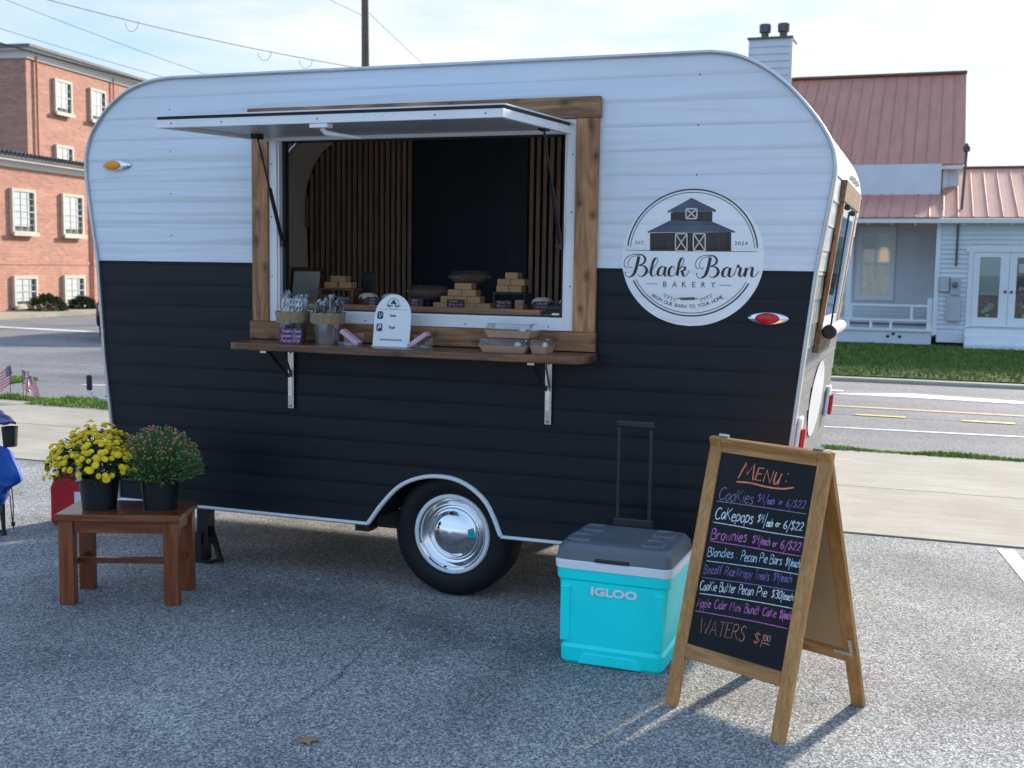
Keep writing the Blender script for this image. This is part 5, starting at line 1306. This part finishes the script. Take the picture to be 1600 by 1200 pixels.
MB().hexa([(-.14, -D2 - .014, .006), (.14, -D2 - .014, .006), (.14, -D2 + .01, .006), (-.14, -D2 + .01, .006), (-.115, -D2 - .011, .052), (.115, -D2 - .011, .052), (.115, -D2 + .01, .052), (-.115, -D2 + .01, .052)]).build('base_panel', 'cooler_teal', CO, bevel=.004)
loft(MB(), [rrect(W2 + .029, D2 + .008, .4125, .035), rrect(W2 + .034, D2 + .012, .416, .035), rrect(W2 + .036, D2 + .014, .448, .035), rrect(W2 + .030, D2 + .008, .452, .035)]).build('white_band', 'cooler_white', CO, smooth=True, ang=35)
lid = loft(MB(), [rrect(W2 + .028, D2 + .006, .4525, .035), rrect(W2 + .032, D2 + .010, .456, .035), rrect(W2 + .026, D2 + .004, .50, .04), rrect(W2 + .010, D2 - .012, .522, .045), rrect(W2 - .02, D2 - .04, .527, .04)]).build('lid', 'cooler_grey', CO, smooth=True, ang=35)
for (x, y) in ((-.17, -.10), (-.165, .09), (.15, -.10), (.15, .09)):
    mb = loft(MB(), [rrect(.052, .06, .5272, .025), rrect(.050, .058, .534, .025), rrect(.040, .048, .5345, .02), rrect(.036, .044, .529, .02)], True); mb.move((x, y, 0)); mb.build('cup_recess', 'cooler_grey', lid, smooth=True, ang=35)
MB().box(-.075, .075, -D2 - .0165, -D2 - .002, .4528, .468).build('lid_grip', 'black_plastic', lid, bevel=.004)
mb = MB().box(-.108, -.092, .205, .222, .10, .975); mb.build('handle_bar', 'black_plastic', CO, bevel=.004); MB().box(.040, .056, .205, .222, .10, .975).build('handle_bar', 'black_plastic', CO, bevel=.004)
MB().box(-.115, .063, .2, .227, .9755, 1.008).build('handle_grip', 'black_plastic', CO, bevel=.008)
MB().box(-.118, .066, .199, .230, .50, .56).build('handle_collar', 'black_plastic', CO, bevel=.006)
for sx_ in (-1, 1): MB().lathe([(0, -.012), (.045, -.012), (.05, 0), (.045, .012), (0, .012)], 20, (sx_ * (W2 - .02), D2 - .0, .05), 'x').build('wheel', 'black_plastic', CO, smooth=True)
mb = MB(); print_text(mb, 'IGLOO', (-.090, .310), (.112, .310), .034, lambda q: (q[0], -D2 - .0065, q[1]), 1.0, .04); mb.build('brand_lettering', 'decal_white', CO)

# ================================================================== MENU BOARD
SA = math.atan2(-.208, .44)
MS = thing('menu_board', 'wooden A-frame chalkboard menu standing on sunlit asphalt', 'menu board', (-0.661, -1.10, 0), SA)
HW = .268; TH = 1.036; LEAN = .262; BK = .565
def fp(x, s, o=0.0):      # front frame: x across, s up along the slope, o outward
    L = math.hypot(TH, LEAN); n_ = Vector((0, -TH / L, LEAN / L)); q = Vector((x, LEAN * s / L, TH * s / L)) + n_ * o; return tuple(q)
def bp(x, s, o=0.0):
    L = math.hypot(TH, LEAN); n_ = Vector((0, TH / L, LEAN / L)); q = Vector((x + .022 * (1 - s / L), BK - (BK - LEAN) * s / L, TH * s / L)) + n_ * o; return tuple(q)
LS = math.hypot(TH, LEAN)
def slab(f, x0, x1, s0, s1, o0, o1):
    return MB().hexa([f(x0, s0, o0), f(x1, s0, o0), f(x1, s0, o1), f(x0, s0, o1), f(x0, s1, o0), f(x1, s1, o0), f(x1, s1, o1), f(x0, s1, o1)])
SWD = .056
for f, nm in ((fp, 'front'), (bp, 'back')):
    for x0 in (-HW, HW - SWD):
        slab(f, x0, x0 + SWD, 0, LS, -.022, 0).build('stile', 'oak_v', MS, bevel=.003)
    slab(f, -HW + SWD + .0003, HW - SWD - .0003, LS - .062, LS - .001, -.0215, -.0005).build('top_rail', 'oak_h', MS, bevel=.003)
    slab(f, -HW + SWD + .0003, HW - SWD - .0003, .195, .250, -.0215, -.0005).build('bottom_rail', 'oak_h', MS, bevel=.003)
CB0, CB1 = .2505, LS - .0625
cbd = slab(fp, -HW + SWD + .0005, HW - SWD - .0005, CB0, CB1, -.016, -.007).build('chalkboard', 'chalkboard', MS)
slab(bp, -HW + SWD + .0005, HW - SWD - .0005, CB0, CB1, -.019, -.009).build('back_panel', 'hardboard', MS)
slab(bp, HW - SWD - .04, HW - .012, .228, .242, -.0265, -.0222).build('corner_bracket', 'steel', MS); slab(bp, HW - SWD + .028, HW - .012, .2425, .30, -.0265, -.0222).build('corner_bracket', 'steel', MS)
for x in (-HW + .06, HW - .06): MB().lathe([(0, -.02), (.008, -.02), (.008, .02), (0, .02)], 10, (x, LEAN, TH + .004), 'x').build('hinge', 'steel', MS)
UW = 2 * (HW - SWD); VH = CB1 - CB0
def cb(q): return fp(-HW + SWD + q[0], CB0 + q[1], -.0062)
def uv(u, v): return (u * UW, v * VH)
rm = random.Random(11)
def W(m, items, wd=.0048):
    mb = MB(); wd *= .82
    for it in items:
        if it[0] == '_':
            pts = catmull([uv(*q) for q in it[1]], 6); ribbon(mb, pts, (it[2] if len(it) > 2 else .0036) * .85, cb)
        else:
            tx, a, b, h = it[:4]; hand(mb, tx, uv(*a), uv(*b), h * VH * .88, (it[4] if len(it) > 4 else wd) * .85, cb, .14, .035, rm)
    mb.build('chalk_writing', m, cbd)
W('chalk_orange', [('M', (.225, .882), (.385, .884), .094, .0100), ('E', (.405, .886), (.465, .886), .072, 0.0074), ('N', (.490, .884), (.565, .884), .070, 0.0074), ('U', (.59, .884), (.645, .882), .070, 0.0074), ('_', [(.725, .943), (.735, .945)], .010), ('_', [(.715, .903), (.725, .905)], .010), ('_', [(.212, .862), (.36, .868), (.529, .862), (.70, .866), (.808, .882)], 0.0074)])
W('chalk_violet', [('CooKies', (.055, .757), (.424, .764), .072, 0.0037), ('_', [(.037, .747), (.5, .757), (.975, .764)])])
W('chalk_purple', [('$4', (.468, .782), (.535, .786), .046), ('/', (.540, .782), (.565, .782), .058), ('each', (.572, .778), (.640, .781), .042), ('or', (.69, .786), (.722, .788), .03), ('6/$22', (.761, .782), (.947, .786), .046)], 0.0034)
W('chalk_white', [('CaKepops', (.052, .656), (.456, .668), .070, 0.0046), ('$4', (.502, .682), (.565, .684), .046), ('/', (.572, .678), (.595, .680), .06), ('each', (.602, .668), (.660, .671), .045), ('or', (.693, .674), (.737, .676), .036), ('6/$22', (.771, .674), (.961, .679), .05), ('_', [(.039, .636), (.3, .640), (.6, .641), (.998, .650)], 0.0034)])
W('chalk_pink', [('Brownies', (.047, .549), (.427, .570), .064, 0.0046), ('$4', (.487, .574), (.555, .577), .046), ('/each', (.562, .574), (.665, .577), .046), ('or', (.695, .577), (.74, .578), .034), ('6/$22', (.775, .576), (.972, .581), .05), ('_', [(.044, .538), (.4, .548), (.7, .552), (.996, .558)], 0.0034)])
W('chalk_blue', [('Blondies', (.044, .459), (.318, .478), .054), (':', (.343, .478), (.362, .479), .06), ('Pecan', (.401, .474), (.562, .482), .056), ('Pie', (.592, .486), (.668, .489), .052), ('Bars', (.695, .490), (.816, .495), .052), ('$4/each', (.853, .498), (.992, .501), .046, 0.0033), ('_', [(.043, .434), (.35, .448), (.7, .462), (.993, .470)], 0.0033)], 0.0041)
W('chalk_purple', [('Biscoff', (.038, .368), (.225, .383), .050), ('Rice', (.262, .384), (.365, .390), .052), ('Krispy', (.385, .391), (.545, .399), .050), ('Treats', (.572, .400), (.717, .408), .050), ('$9/each', (.763, .414), (.942, .424), .046), ('_', [(.031, .346), (.35, .362), (.7, .378), (.992, .388)], 0.0033)], 0.0037)
W('chalk_white', [('CooKie', (.027, .280), (.205, .294), .055), ('Butter', (.235, .296), (.405, .307), .056), ('Pecan', (.437, .309), (.585, .317), .054), ('Pie', (.622, .320), (.724, .326), .052), ('$30', (.772, .330), (.868, .334), .048), ('/each', (.872, .334), (.983, .339), .042), ('_', [(.028, .263), (.35, .280), (.7, .295), (.994, .304)], 0.0033)], 0.0041)
W('chalk_magenta', [('Apple', (.025, .193), (.175, .205), .052), ('Cider', (.215, .207), (.345, .216), .052), ('Mini', (.375, .216), (.490, .223), .050), ('Bundt', (.530, .225), (.680, .233), .050), ('CaKe', (.715, .234), (.849, .240), .048), ('$5/each', (.885, .243), (.992, .250), .046, 0.0034), ('_', [(.017, .171), (.35, .185), (.7, .198), (.983, .204)], 0.0033)], 0.0039)
W('chalk_rust', [('WATERS', (.098, .066), (.578, .088), .088, 0.0038)])
W('chalk_coral', [('$1', (.671, .094), (.765, .098), .062), ('00', (.770, .118), (.832, .121), .034), ('_', [(.765, .104), (.80, .107), (.835, .104)], 0.0033)], 0.0038)
# fallen leaf
mb = MB(); lo_ = [(0, -.04), (.012, -.01), (.05, -.012), (.028, .008), (.045, .03), (.015, .022), (.0, .055), (-.014, .022), (-.042, .034), (-.026, .008), (-.05, -.008), (-.012, -.01)]
mb.prism([(x, y, .006 + .12 * abs(x)) for x, y in lo_], (0, 0, .0012)); mb.rot(.7); mb.move((-2.0, -1.83, .0)); tag(mb.build('fallen_leaf', 'dry_leaf'), 'dry tan fallen leaf lying on the asphalt in front', 'leaf')

# ================================================================== SMALL FLAGS
for i, (x, y, h_, lean, rz, lab) in enumerate(((-10.30, 5.55, .44, .05, .2, 'tallest little striped flag at left beside the road'), (-10.16, 5.62, .42, -.03, -.3, 'middle little striped flag at left beside the road'), (-10.02, 5.50, .38, .1, .1, 'right little striped flag at left beside the road'))):
    root = thing('small_flag', lab, 'flag', (x, y, 0), rz, 'small flags on sticks')
    MB().tube([(0, 0, 0), (lean * .5, 0, h_)], .004, 6).build('stick', 'black_plastic', root)
    n, m_ = 16, 10; vs_ = []; uvs = []
    for a in range(n + 1):
        for b in range(m_ + 1):
            u, v_ = a / n, b / m_
            vs_.append((lean * .5 * (1 - .5 * v_) + (u * .15 * (1 if i != 0 else -1)) + .01 * math.sin(v_ * 4), .016 * math.sin(u * 9 + v_ * 3), h_ - .01 - (1 - v_) * .20 - u * .13)); uvs.append((u, v_))
    mb = MB(); fs = [(a * (m_ + 1) + b, (a + 1) * (m_ + 1) + b, (a + 1) * (m_ + 1) + b + 1, a * (m_ + 1) + b + 1) for a in range(n) for b in range(m_)]
    mb.add(vs_, fs); o = mb.build('cloth', 'flag_cloth', root, smooth=True); me = o.data; ul = me.uv_layers.new(name='UVMap')
    for lp_ in me.loops: ul.data[lp_.index].uv = uvs[lp_.vertex_index]

# ================================================================== WHITE HOUSE
HS = thing('white_house', 'white clapboard house with red metal roof across the road', 'house', (-2, 25, 0), 0, world=True)
def lap_wall(name, x0, x1, y, z0, z1, pitch=.105, parent=HS, m='house_white'):
    mb = MB(); z = z0
    while z < z1 - 1e-4:
        zt = min(z + pitch, z1)
        mb.add([(x0, y + .01, z), (x1, y + .01, z), (x1, y - .028, z), (x0, y - .028, z), (x0, y, zt), (x1, y, zt)], [(0, 1, 2, 3), (3, 2, 5, 4)]); z = zt
    return mb.build(name, m, parent)
def hb(name, m, x0, x1, y0, y1, z0, z1, parent=HS, bev=0):
    return MB().box(x0, x1, y0, y1, z0, z1).build(name, m, parent, bevel=bev)
hb('wall_core', 'house_white', .13, 6.0, 22.52, 27, .3, 2.9)
lap_wall('siding', .16, .79, 22.515, .34, 2.88); lap_wall('siding', 2.46, 6.0, 22.515, .34, 2.88); lap_wall('siding', .79, 2.46, 22.515, 2.24, 2.88); lap_wall('siding', .79, 2.46, 22.515, .34, .50)
hb('corner_board', 'house_trim', .06, .16, 22.47, 22.6, .3, 2.9)
hb('foundation_skirt', 'house_trim', .16, .74, 22.49, 22.51, .14, .338)
hb('crawl_gap', 'well_black', .13, 6.0, 22.53, 22.6, 0.05, .3)
# double doors
hb('door_casing', 'house_trim', .76, .86, 22.46, 22.5, .5, 2.17); hb('door_casing', 'house_trim', 2.38, 2.48, 22.46, 22.5, .5, 2.17); hb('door_casing', 'house_trim', .70, 2.54, 22.455, 22.5, 2.1705, 2.26)
for x0, x1, g0, g1 in ((.865, 1.605, 1.0, 1.42), (1.612, 2.375, 1.76, 2.2)):
    d_ = MB(); d_.box(x0, g0, 22.475, 22.51, .52, 2.165); d_.box(g1, x1, 22.475, 22.51, .52, 2.165); d_.box(g0, g1, 22.475, 22.51, .52, .72); d_.box(g0, g1, 22.475, 22.51, 2.06, 2.165)
    d_ = d_.build('door', 'house_trim', HS); hb('pane', 'glass', g0, g1, 22.488, 22.494, .72, 2.06, d_)
    hb('door_room', 'window_dark', g0 - .02, g1 + .02, 22.5125, 22.5165, .70, 2.08, d_)
    MB().lathe([(0, -.05), (.025, -.045), (.03, -.025), (.012, -.012), (.012, 0)], 12, (x1 - .06 if x0 < 1 else x0 + .06, 22.475, 1.3), 'y').build('knob', 'black_metal', d_, smooth=True)
hb('window_blind', 'window_blind', 1.005, 1.415, 22.499, 22.503, 1.22, 2.05); hb('shop_poster', 'decal_white', 1.80, 2.15, 22.499, 22.503, 1.72, 1.92)
for k_ in range(26):
    x = random.choice((random.uniform(1.03, 1.40), random.uniform(1.79, 2.17), random.uniform(1.79, 2.17))); z = random.uniform(.76, 1.12) if x < 1.5 else random.uniform(.76, 1.42); r_ = random.uniform(.03, .07)
    MB().lathe([(0, -.003), (r_ * .7, -.003), (r_, 0), (0, .0)], 9, (x, 22.5075, z), 'y').build('flower_display', random.choice(('flower_red', 'flower_orange', 'decal_cream', 'leaf_light') if x > 1.5 else ('flower_orange', 'decal_cream')), HS)
for i in range(3): hb('step', 'house_trim', .74 - .0 * i, 3.4, 22.46 - .28 * (i + 1) + .0, 22.45 - .28 * i, 0.02, .46 - .15 * i, bev=.01)
# porch
hb('porch_deck', 'house_trim', -9, .055, 22.45, 24.5, .36, .42); hb('porch_skirt', 'house_white', -9, .055, 22.50, 22.52, .03, .355)
for x, z in ((-.92, .2), (-.80, .26), (-.66, .2)): hb('skirt_vent', 'well_black', x, x + .07, 22.494, 22.4995, z, z + .06)
hb('painted_porch_shade', 'roof_grey', -9, .05, 24.1, 24.4, .4205, .46)  # dark grey strip laid on the deck to stand in for shade
hb('porch_back_core', 'house_white', -9, .1, 24.52, 28.5, .36, 4.3); lap_wall('siding', -9, -1.82, 24.515, .42, 2.9); lap_wall('siding', -.84, .05, 24.515, .42, 2.9); lap_wall('siding', -1.82, -.84, 24.515, .42, .98)
hb('porch_side', 'house_white', .062, .128, 22.62, 24.5, .42, 2.88)
for q in ((-9, .0, .92, .97), (-9, .0, .585, .63)): hb('porch_rail', 'house_trim', q[0], q[1], 22.55, 22.60, q[2], q[3])
for x, z0, z1 in ((-.42, .6305, .9195), (-.86, .4205, .5845), (-1.75, .6305, .9195), (-1.3, .4205, .5845), (-2.2, .4205, .5845)): hb('baluster', 'house_trim', x, x + .06, 22.555, 22.595, z0, z1)
hb('porch_post', 'house_trim', -.06, .05, 22.53, 22.62, .4205, 1.12); hb('porch_post', 'house_trim', -1.86, -1.74, 22.53, 22.65, .4205, 2.88)
# porch window with lamp behind
wn_ = MB(); ring(wn_, -1.76, -.86, 1.0, 2.80, .12, 24.46, 24.51); wn_ = wn_.build('window', 'house_trim', HS)
ms = MB().box(-1.335, -1.295, 24.475, 24.5, 1.12, 2.68).box(-1.64, -1.336, 24.475, 24.5, 1.86, 1.92).box(-1.294, -.98, 24.475, 24.5, 1.86, 1.92).build('sash', 'house_trim', wn_)
hb('pane', 'glass', -1.64, -.98, 24.486, 24.49, 1.12, 2.68, wn_)
hb('room_dark', 'window_dark', -1.66, -.96, 24.512, 24.516, 1.10, 2.70, wn_)
hb('lace_curtain', 'paper', -1.29, -.985, 24.5085, 24.5115, 1.93, 2.66, wn_); hb('lace_curtain', 'curtain', -1.64, -1.34, 24.505, 24.508, 1.9, 2.66, wn_); hb('lace_curtain', 'curtain', -1.64, -1.5, 24.505, 24.508, 1.12, 1.85, wn_); hb('lace_curtain', 'curtain', -1.12, -.99, 24.505, 24.508, 1.12, 1.85, wn_)
MB().hexa([(-1.24, 24.500, 1.96), (-1.0, 24.500, 1.96), (-1.0, 24.507, 1.96), (-1.24, 24.507, 1.96), (-1.19, 24.500, 2.30), (-1.05, 24.500, 2.30), (-1.05, 24.507, 2.30), (-1.19, 24.507, 2.30)]).build('lamp_shade', 'lamp_glow', wn_)
# roofs of standing-seam panels
def seam_roof(x0, x1, ya, za, yb, zb, pitch, m='roof_red'):
    n = max(1, round((x1 - x0) / pitch)); st = (x1 - x0) / n; nrm = Vector((0, -(zb - za), yb - ya)).normalized()
    for i in range(n):
        a, b = x0 + i * st, x0 + (i + 1) * st; e = .012
        pr = [(a, 0), (a + e, .024), (a + 2 * e, .0), ((a + b) / 2, -.004), (b, 0), (b, -.03), (a, -.03)]
        P0 = [Vector((x, ya, za)) + nrm * h_ for x, h_ in pr]; P1_ = [Vector((x, yb, zb)) + nrm * h_ for x, h_ in pr]; k = len(pr)
        MB().add(P0 + P1_, [(j, (j + 1) % k, k + (j + 1) % k, k + j) for j in range(k)] + [tuple(range(k - 1, -1, -1)), tuple(range(k, 2 * k))]).build('roof_panel', m, HS)
seam_roof(-9, .16, 22.2, 2.93, 24.98, 3.70, .29); seam_roof(.17, 6.0, 22.2, 2.93, 27.0, 4.40, .30); seam_roof(-9.2, .62, 24.68, 4.31, 29.0, 7.12, .30)
hb('ridge_cap', 'roof_cap', -9.2, .64, 28.9, 29.15, 7.11, 7.17); hb('ridge_cap', 'roof_cap', .2, 6.0, 26.9, 27.1, 4.385, 4.43)
hb('fascia', 'house_trim', -9, 6.0, 22.22, 22.26, 2.80, 2.895); hb('soffit', 'house_trim', -9, 6, 22.2605, 22.5, 2.86, 2.885)
lap_wall('upper_siding', -9, .19, 25.0, 3.66, 4.2, .13); hb('upper_fascia', 'house_trim', -9.1, .58, 24.72, 24.99, 4.19, 4.29); hb('upper_corner', 'house_trim', .14, .24, 24.9, 25.02, 3.66, 4.189)
hb('gable_core', 'house_white', -9, .5, 25.02, 33, 3.6, 4.28); MB().prism([(.52, 24.9, 4.25), (.52, 29, 6.98), (.52, 33.1, 4.25)], (-.1, 0, 0)).build('gable', 'house_white', HS)
MB().hexa([(-9.2, 33.3, 4.31), (.62, 33.3, 4.31), (.62, 29.02, 7.1), (-9.2, 29.02, 7.1), (-9.2, 33.3, 4.35), (.62, 33.3, 4.35), (.62, 29.02, 7.14), (-9.2, 29.02, 7.14)]).build('back_roof', 'roof_red', HS)
for i in range(12): MB().lathe([(0, -.05), (.022, -.04), (.028, -.02), (.014, 0)], 8, (-1.9 + i * .5, 22.3, 2.80)).build('eave_bulb', 'bulb', HS, smooth=True)
# chimney
hb('chimney_core', 'house_white', -5.20, -4.02, 28.62, 29.6, 5.8, 8.22); lap_wall('chimney_siding', -5.22, -4.0, 28.615, 6.4, 8.2, .2); hb('chimney_cap', 'flue_grey', -5.26, -3.98, 28.55, 29.65, 8.22, 8.27); hb('chimney_corner', 'house_trim', -4.06, -3.985, 28.575, 28.61, 6.4, 8.19)
for x in (-4.84, -4.32): MB().lathe([(.11, 0), (.11, .20), (.165, .22), (.17, .43), (.15, .45), (0, .45)], 20, (x, 29.1, 8.27)).build('flue', 'flue_grey', HS, smooth=True, ang=40)
# electricity mast and boxes
mst = MB().tube([(.50, 22.38, 1.85), (.50, 22.38, 2.78)], .03, 10).tube([(.56, 22.9, 3.12), (.60, 22.9, 4.42)], .032, 10).build('service_mast', 'flue_grey', HS); MB().lathe([(.02, 0), (.07, .02), (.08, .12), (.03, .2), (0, .2)], 12, (.60, 22.88, 4.40)).build('weather_head', 'flue_grey', mst, smooth=True)
hb('utility_box', 'meter_grey', .17, .38, 22.40, 22.48, 1.28, 1.62, bev=.01); mt = hb('meter_box', 'meter_grey', .41, .60, 22.38, 22.48, 1.2, 1.60, bev=.01); MB().lathe([(.07, 0), (.07, -.05), (.05, -.08), (0, -.085)], 18, (.50, 22.38, 1.44), 'y').build('meter_dial', 'screen_grey', mt, smooth=True); hb('breaker_panel', 'meter_grey', .34, .65, 22.40, 22.48, .62, 1.18, bev=.01)

# ================================================================== BRICK BUILDING
d_ang = math.atan2(.99, -.127)
BB = thing('brick_building', 'red brick building with white cornices across the road at left', 'building', (-26.991, 24.872, 0), d_ang)
def bb(name, m, x0, x1, y0, y1, z0, z1, parent=BB, bev=0): return MB().box(x0, x1, y0, y1, z0, z1).build(name, m, parent, bevel=bev)
bb('wing_wall', 'brick', -16, 16, 0, 12, 0, 4.5); bb('wing_frieze', 'cornice_white', -16.05, 16.05, -.06, 12.06, 4.5, 4.68); bb('wing_cornice', 'cornice_white', -16.3, 16.3, -.3, 12.3, 4.68, 4.76); bb('wing_roof_edge', 'roof_grey', -16.35, 16.35, -.36, 12.36, 4.76, 4.84)
for i in range(60):
    MB().lathe([(.07, -.06), (.085, .0), (.07, .06)], 8, (-6 + i * .2, -.33, 4.87), 'y').build('roof_tile', 'roof_grey', BB)
bb('block_wall', 'brick', 3.44, 30, 3, 18, 4.5, 8.75); bb('block_frieze', 'cornice_white', 3.40, 30, 2.94, 18, 8.75, 9.0); bb('block_cornice', 'cornice_white', 3.2, 30, 2.7, 18, 9.0, 9.08); bb('block_roof_edge', 'roof_grey', 3.1, 30, 2.6, 18, 9.08, 9.18)
bb('string_course', 'brick', -16, 16, -.02, 0, 1.52, 1.62)
MB().tube([(2.55, -.05, 0.1), (2.55, -.05, 4.6)], .04, 8).build('downpipe', 'brick', BB); MB().tube([(3.95, 2.93, 4.9), (3.95, 2.93, 8.9)], .04, 8).build('downpipe', 'brick', BB); MB().tube([(8.9, 2.93, 4.9), (8.9, 2.93, 8.9)], .03, 8).build('downpipe', 'brick', BB)
bb('wall_vent', 'roof_grey', 12.0, 12.3, 2.9, 3.0, 5.2, 5.6)
def bwin(x0, x1, z0, z1, y, rows):
    f = ring(MB(), x0, x1, z0, z1, .10, y - .10, y + .02).build('window', 'stone_trim', BB)
    MB().box(x0 - .04, x1 + .04, y - .18, y - .121, z0 - .05, z0 + .07).build('sill', 'stone_trim', f)
    a, b, c_, d_ = x0 + .101, x1 - .101, z0 + .101, z1 - .101
    MB().box(a, b, y - .03, y - .01, c_, d_).build('pane', 'pane_grey', f)
    MB().box(a + .01, a + (b - a) * .76, y - .078, y - .070, c_ + (d_ - c_) * .12, d_ - .01).build('blind_pane', 'window_blind', f)
    mu = MB(); mu.box(a, b, y - .092, y - .080, (c_ + d_) / 2 - .02, (c_ + d_) / 2 + .02)
    for k in range(1, 3): x = a + (b - a) * k / 3; mu.box(x - .009, x + .009, y - .090, y - .0805, c_, (c_ + d_) / 2 - .0205); mu.box(x - .009, x + .009, y - .090, y - .0805, (c_ + d_) / 2 + .0205, d_)
    for k in range(1, rows):
        z = c_ + (d_ - c_) * k / rows
        if abs(z - (c_ + d_) / 2) > .06: mu.box(a, b, y - .0865, y - .0795, z - .008, z + .008)
    mu.build('muntins', 'muntin_grey', f)
for x in (-4.4, -1.8, .82, 3.42): bwin(x, x + 1.19, 2.46, 3.87, 0, 6); bwin(x, x + 1.19, .18, 1.17, 0, 4)
for x in (5.0, 7.28, 9.56, 11.84): bwin(x, x + 1.08, 7.04, 8.31, 3, 4); bwin(x, x + 1.08, 4.7, 5.92, 3, 4)
# pavement along the building and shrubs
o = MB().box(-16, 16, -2.0, -.001, -.05, .10).build('building_pavement', 'concrete'); o.rotation_euler = (0, 0, d_ang); c_ = Vector((OFF[o].x, OFF[o].y, OFF[o].z)); R_ = Matrix.Rotation(d_ang, 4, 'Z'); o.location = Vector((-26.991, 24.872, 0)) + (R_ @ c_); struct(o)
def shrub(s_, w_, h_, label):
    p_ = Vector((-26.991, 24.872, .1)) + (R_ @ Vector((s_, -.9, 0)))
    root = thing('round_shrub', label, 'shrub', p_, 0, 'clipped shrubs before the brick building')
    mb = MB(); rr = random.Random(int(s_ * 10) + 99)
    for _ in range(1500):
        u = dome(rr, -.1); q = Vector((u.x * w_, u.y * w_, max(.03, u.z * h_))) * rr.uniform(.7, 1.05); leaf(mb, q, Vector((u.x + rr.uniform(-.6, .6), u.y + rr.uniform(-.6, .6), u.z + rr.uniform(-.4, .6))), rr.uniform(.06, .13), rr.uniform(.02, .04))
    mb.build('crown', 'leaf_green', root); MB().tube([(0, 0, -.02), (0.02, 0, h_ * .5)], .03, 6).build('trunk', 'pole_wood', root)
shrub(-1.35, .55, .46, 'left clipped green shrub before the brick building'); shrub(.55, .42, .36, 'right clipped green shrub before the brick building')

# ================================================================== CAR, POLE, WIRES
CR = thing('parked_car', 'black car on the road, mostly hidden behind the trailer', 'car', (-16.54, 16.6, 0), math.radians(119))
bp_ = [(-2.25, .32), (-2.3, .55), (-2.22, .82), (-1.95, .93), (-1.25, 1.0), (-.55, 1.45), (1.1, 1.5), (1.95, 1.05), (2.25, .95), (2.3, .5), (2.2, .30), (1.85, .28), (1.75, .5), (1.45, .66), (1.1, .5), (1.0, .28), (-1.0, .28), (-1.1, .5), (-1.42, .66), (-1.75, .5), (-1.85, .28)]
MB().prism([(x, -.88, z) for x, z in bp_], (0, 1.76, 0)).build('body', 'car_black', CR, bevel=.07, seg=3)
for y in (-.884, .880):
    MB().prism([(-1.0, y, 1.02), (-.52, y, 1.38), (.2, y, 1.41), (.2, y, 1.02)], (0, .004, 0)).build('side_window', 'window_dark', CR); MB().prism([(.26, y, 1.02), (.26, y, 1.41), (1.02, y, 1.43), (1.6, y, 1.06)], (0, .004, 0)).build('side_window', 'window_dark', CR)
for x in (-1.42, 1.42):
    for y in (-.92, .70):
        wh = MB().lathe([(.20, 0), (.30, -.01), (.33, .03), (.33, .19), (.30, .22), (.2, .2)], 36, (x, y, .33), 'y').build('wheel', 'rubber', CR, smooth=True, ang=40); MB().lathe([(0, .02), (.06, .005), (.17, .03), (.205, .012), (.205, .18)], 30, (x, y, .33), 'y').build('rim', 'steel', wh, smooth=True, ang=40)
for y in (-.62, .62): MB().box(-2.31, -2.2, y - .2, y + .2, .62, .78).build('headlight', 'chrome', CR, bevel=.03)
PO = thing('utility_pole', 'tall wooden utility pole rising behind the trailer', 'utility pole', (-17.56, 29.0, 0), 0)
MB().tube([(0, 0, 0), (-.02, 0, 6), (-.10, 0, 13.2)], [.16, .14, .10], 14).build('shaft', 'pole_wood', PO, smooth=True)
MB().lathe([(.16, 0), (.17, .03), (.16, .06)], 14, (-.05, 0, 10.25)).build('band', 'flue_grey', PO); MB().beam((-.9, -.12, 12.6), (.9, .12, 12.6), .1, .12).build('cross_arm', 'pole_wood', PO)
def wire(a, b, sag, label, r_=.008, loops=False):
    a, b = Vector(a), Vector(b); n = 24
    pts = [a.lerp(b, i / n) - Vector((0, 0, sag * 4 * (i / n) * (1 - i / n))) for i in range(n + 1)]
    mb = MB().tube(pts, r_, 5, False)
    if loops:
        for t_ in (.55, .8, .88): q = pts[int(t_ * n)]; mb.tube([q + Vector((.12 * math.cos(PI * j / 8) * 2, 0, -.02 - .28 * math.sin(PI * j / 8))) for j in range(9)], .007, 5, False)
    tag(mb.build('overhead_wire', 'wire_black'), label, 'wire', 'overhead wires')
wire((-28.58, 17.39, 10.38), (-17.91, 29.55, 8.1), .35, 'thick looped cable running from upper left to the pole', .010, True)
wire((-29.81, 21.14, 9.64), (-22.95, 34.07, 7.44), .2, 'thin wire at upper left ending lowest behind the trailer'); wire((-29.87, 21.25, 10.85), (-22.73, 34.17, 7.61), .2, 'thin wire just above the lowest wire at upper left')
wire((-19.79, 22.77, 10.96), (-18.05, 29.68, 9.84), .05, 'short wire meeting the pole near the top from left'); wire((-17.92, 29.75, 9.99), (-19.24, 44.05, 8.33), .1, 'thin guy wire sloping down right of the pole')
wire((-30.66, 19.74, 9.38), (-21.8, 36.57, 6.97), .25, 'thick dark cable passing along the brick building roof line', .028)
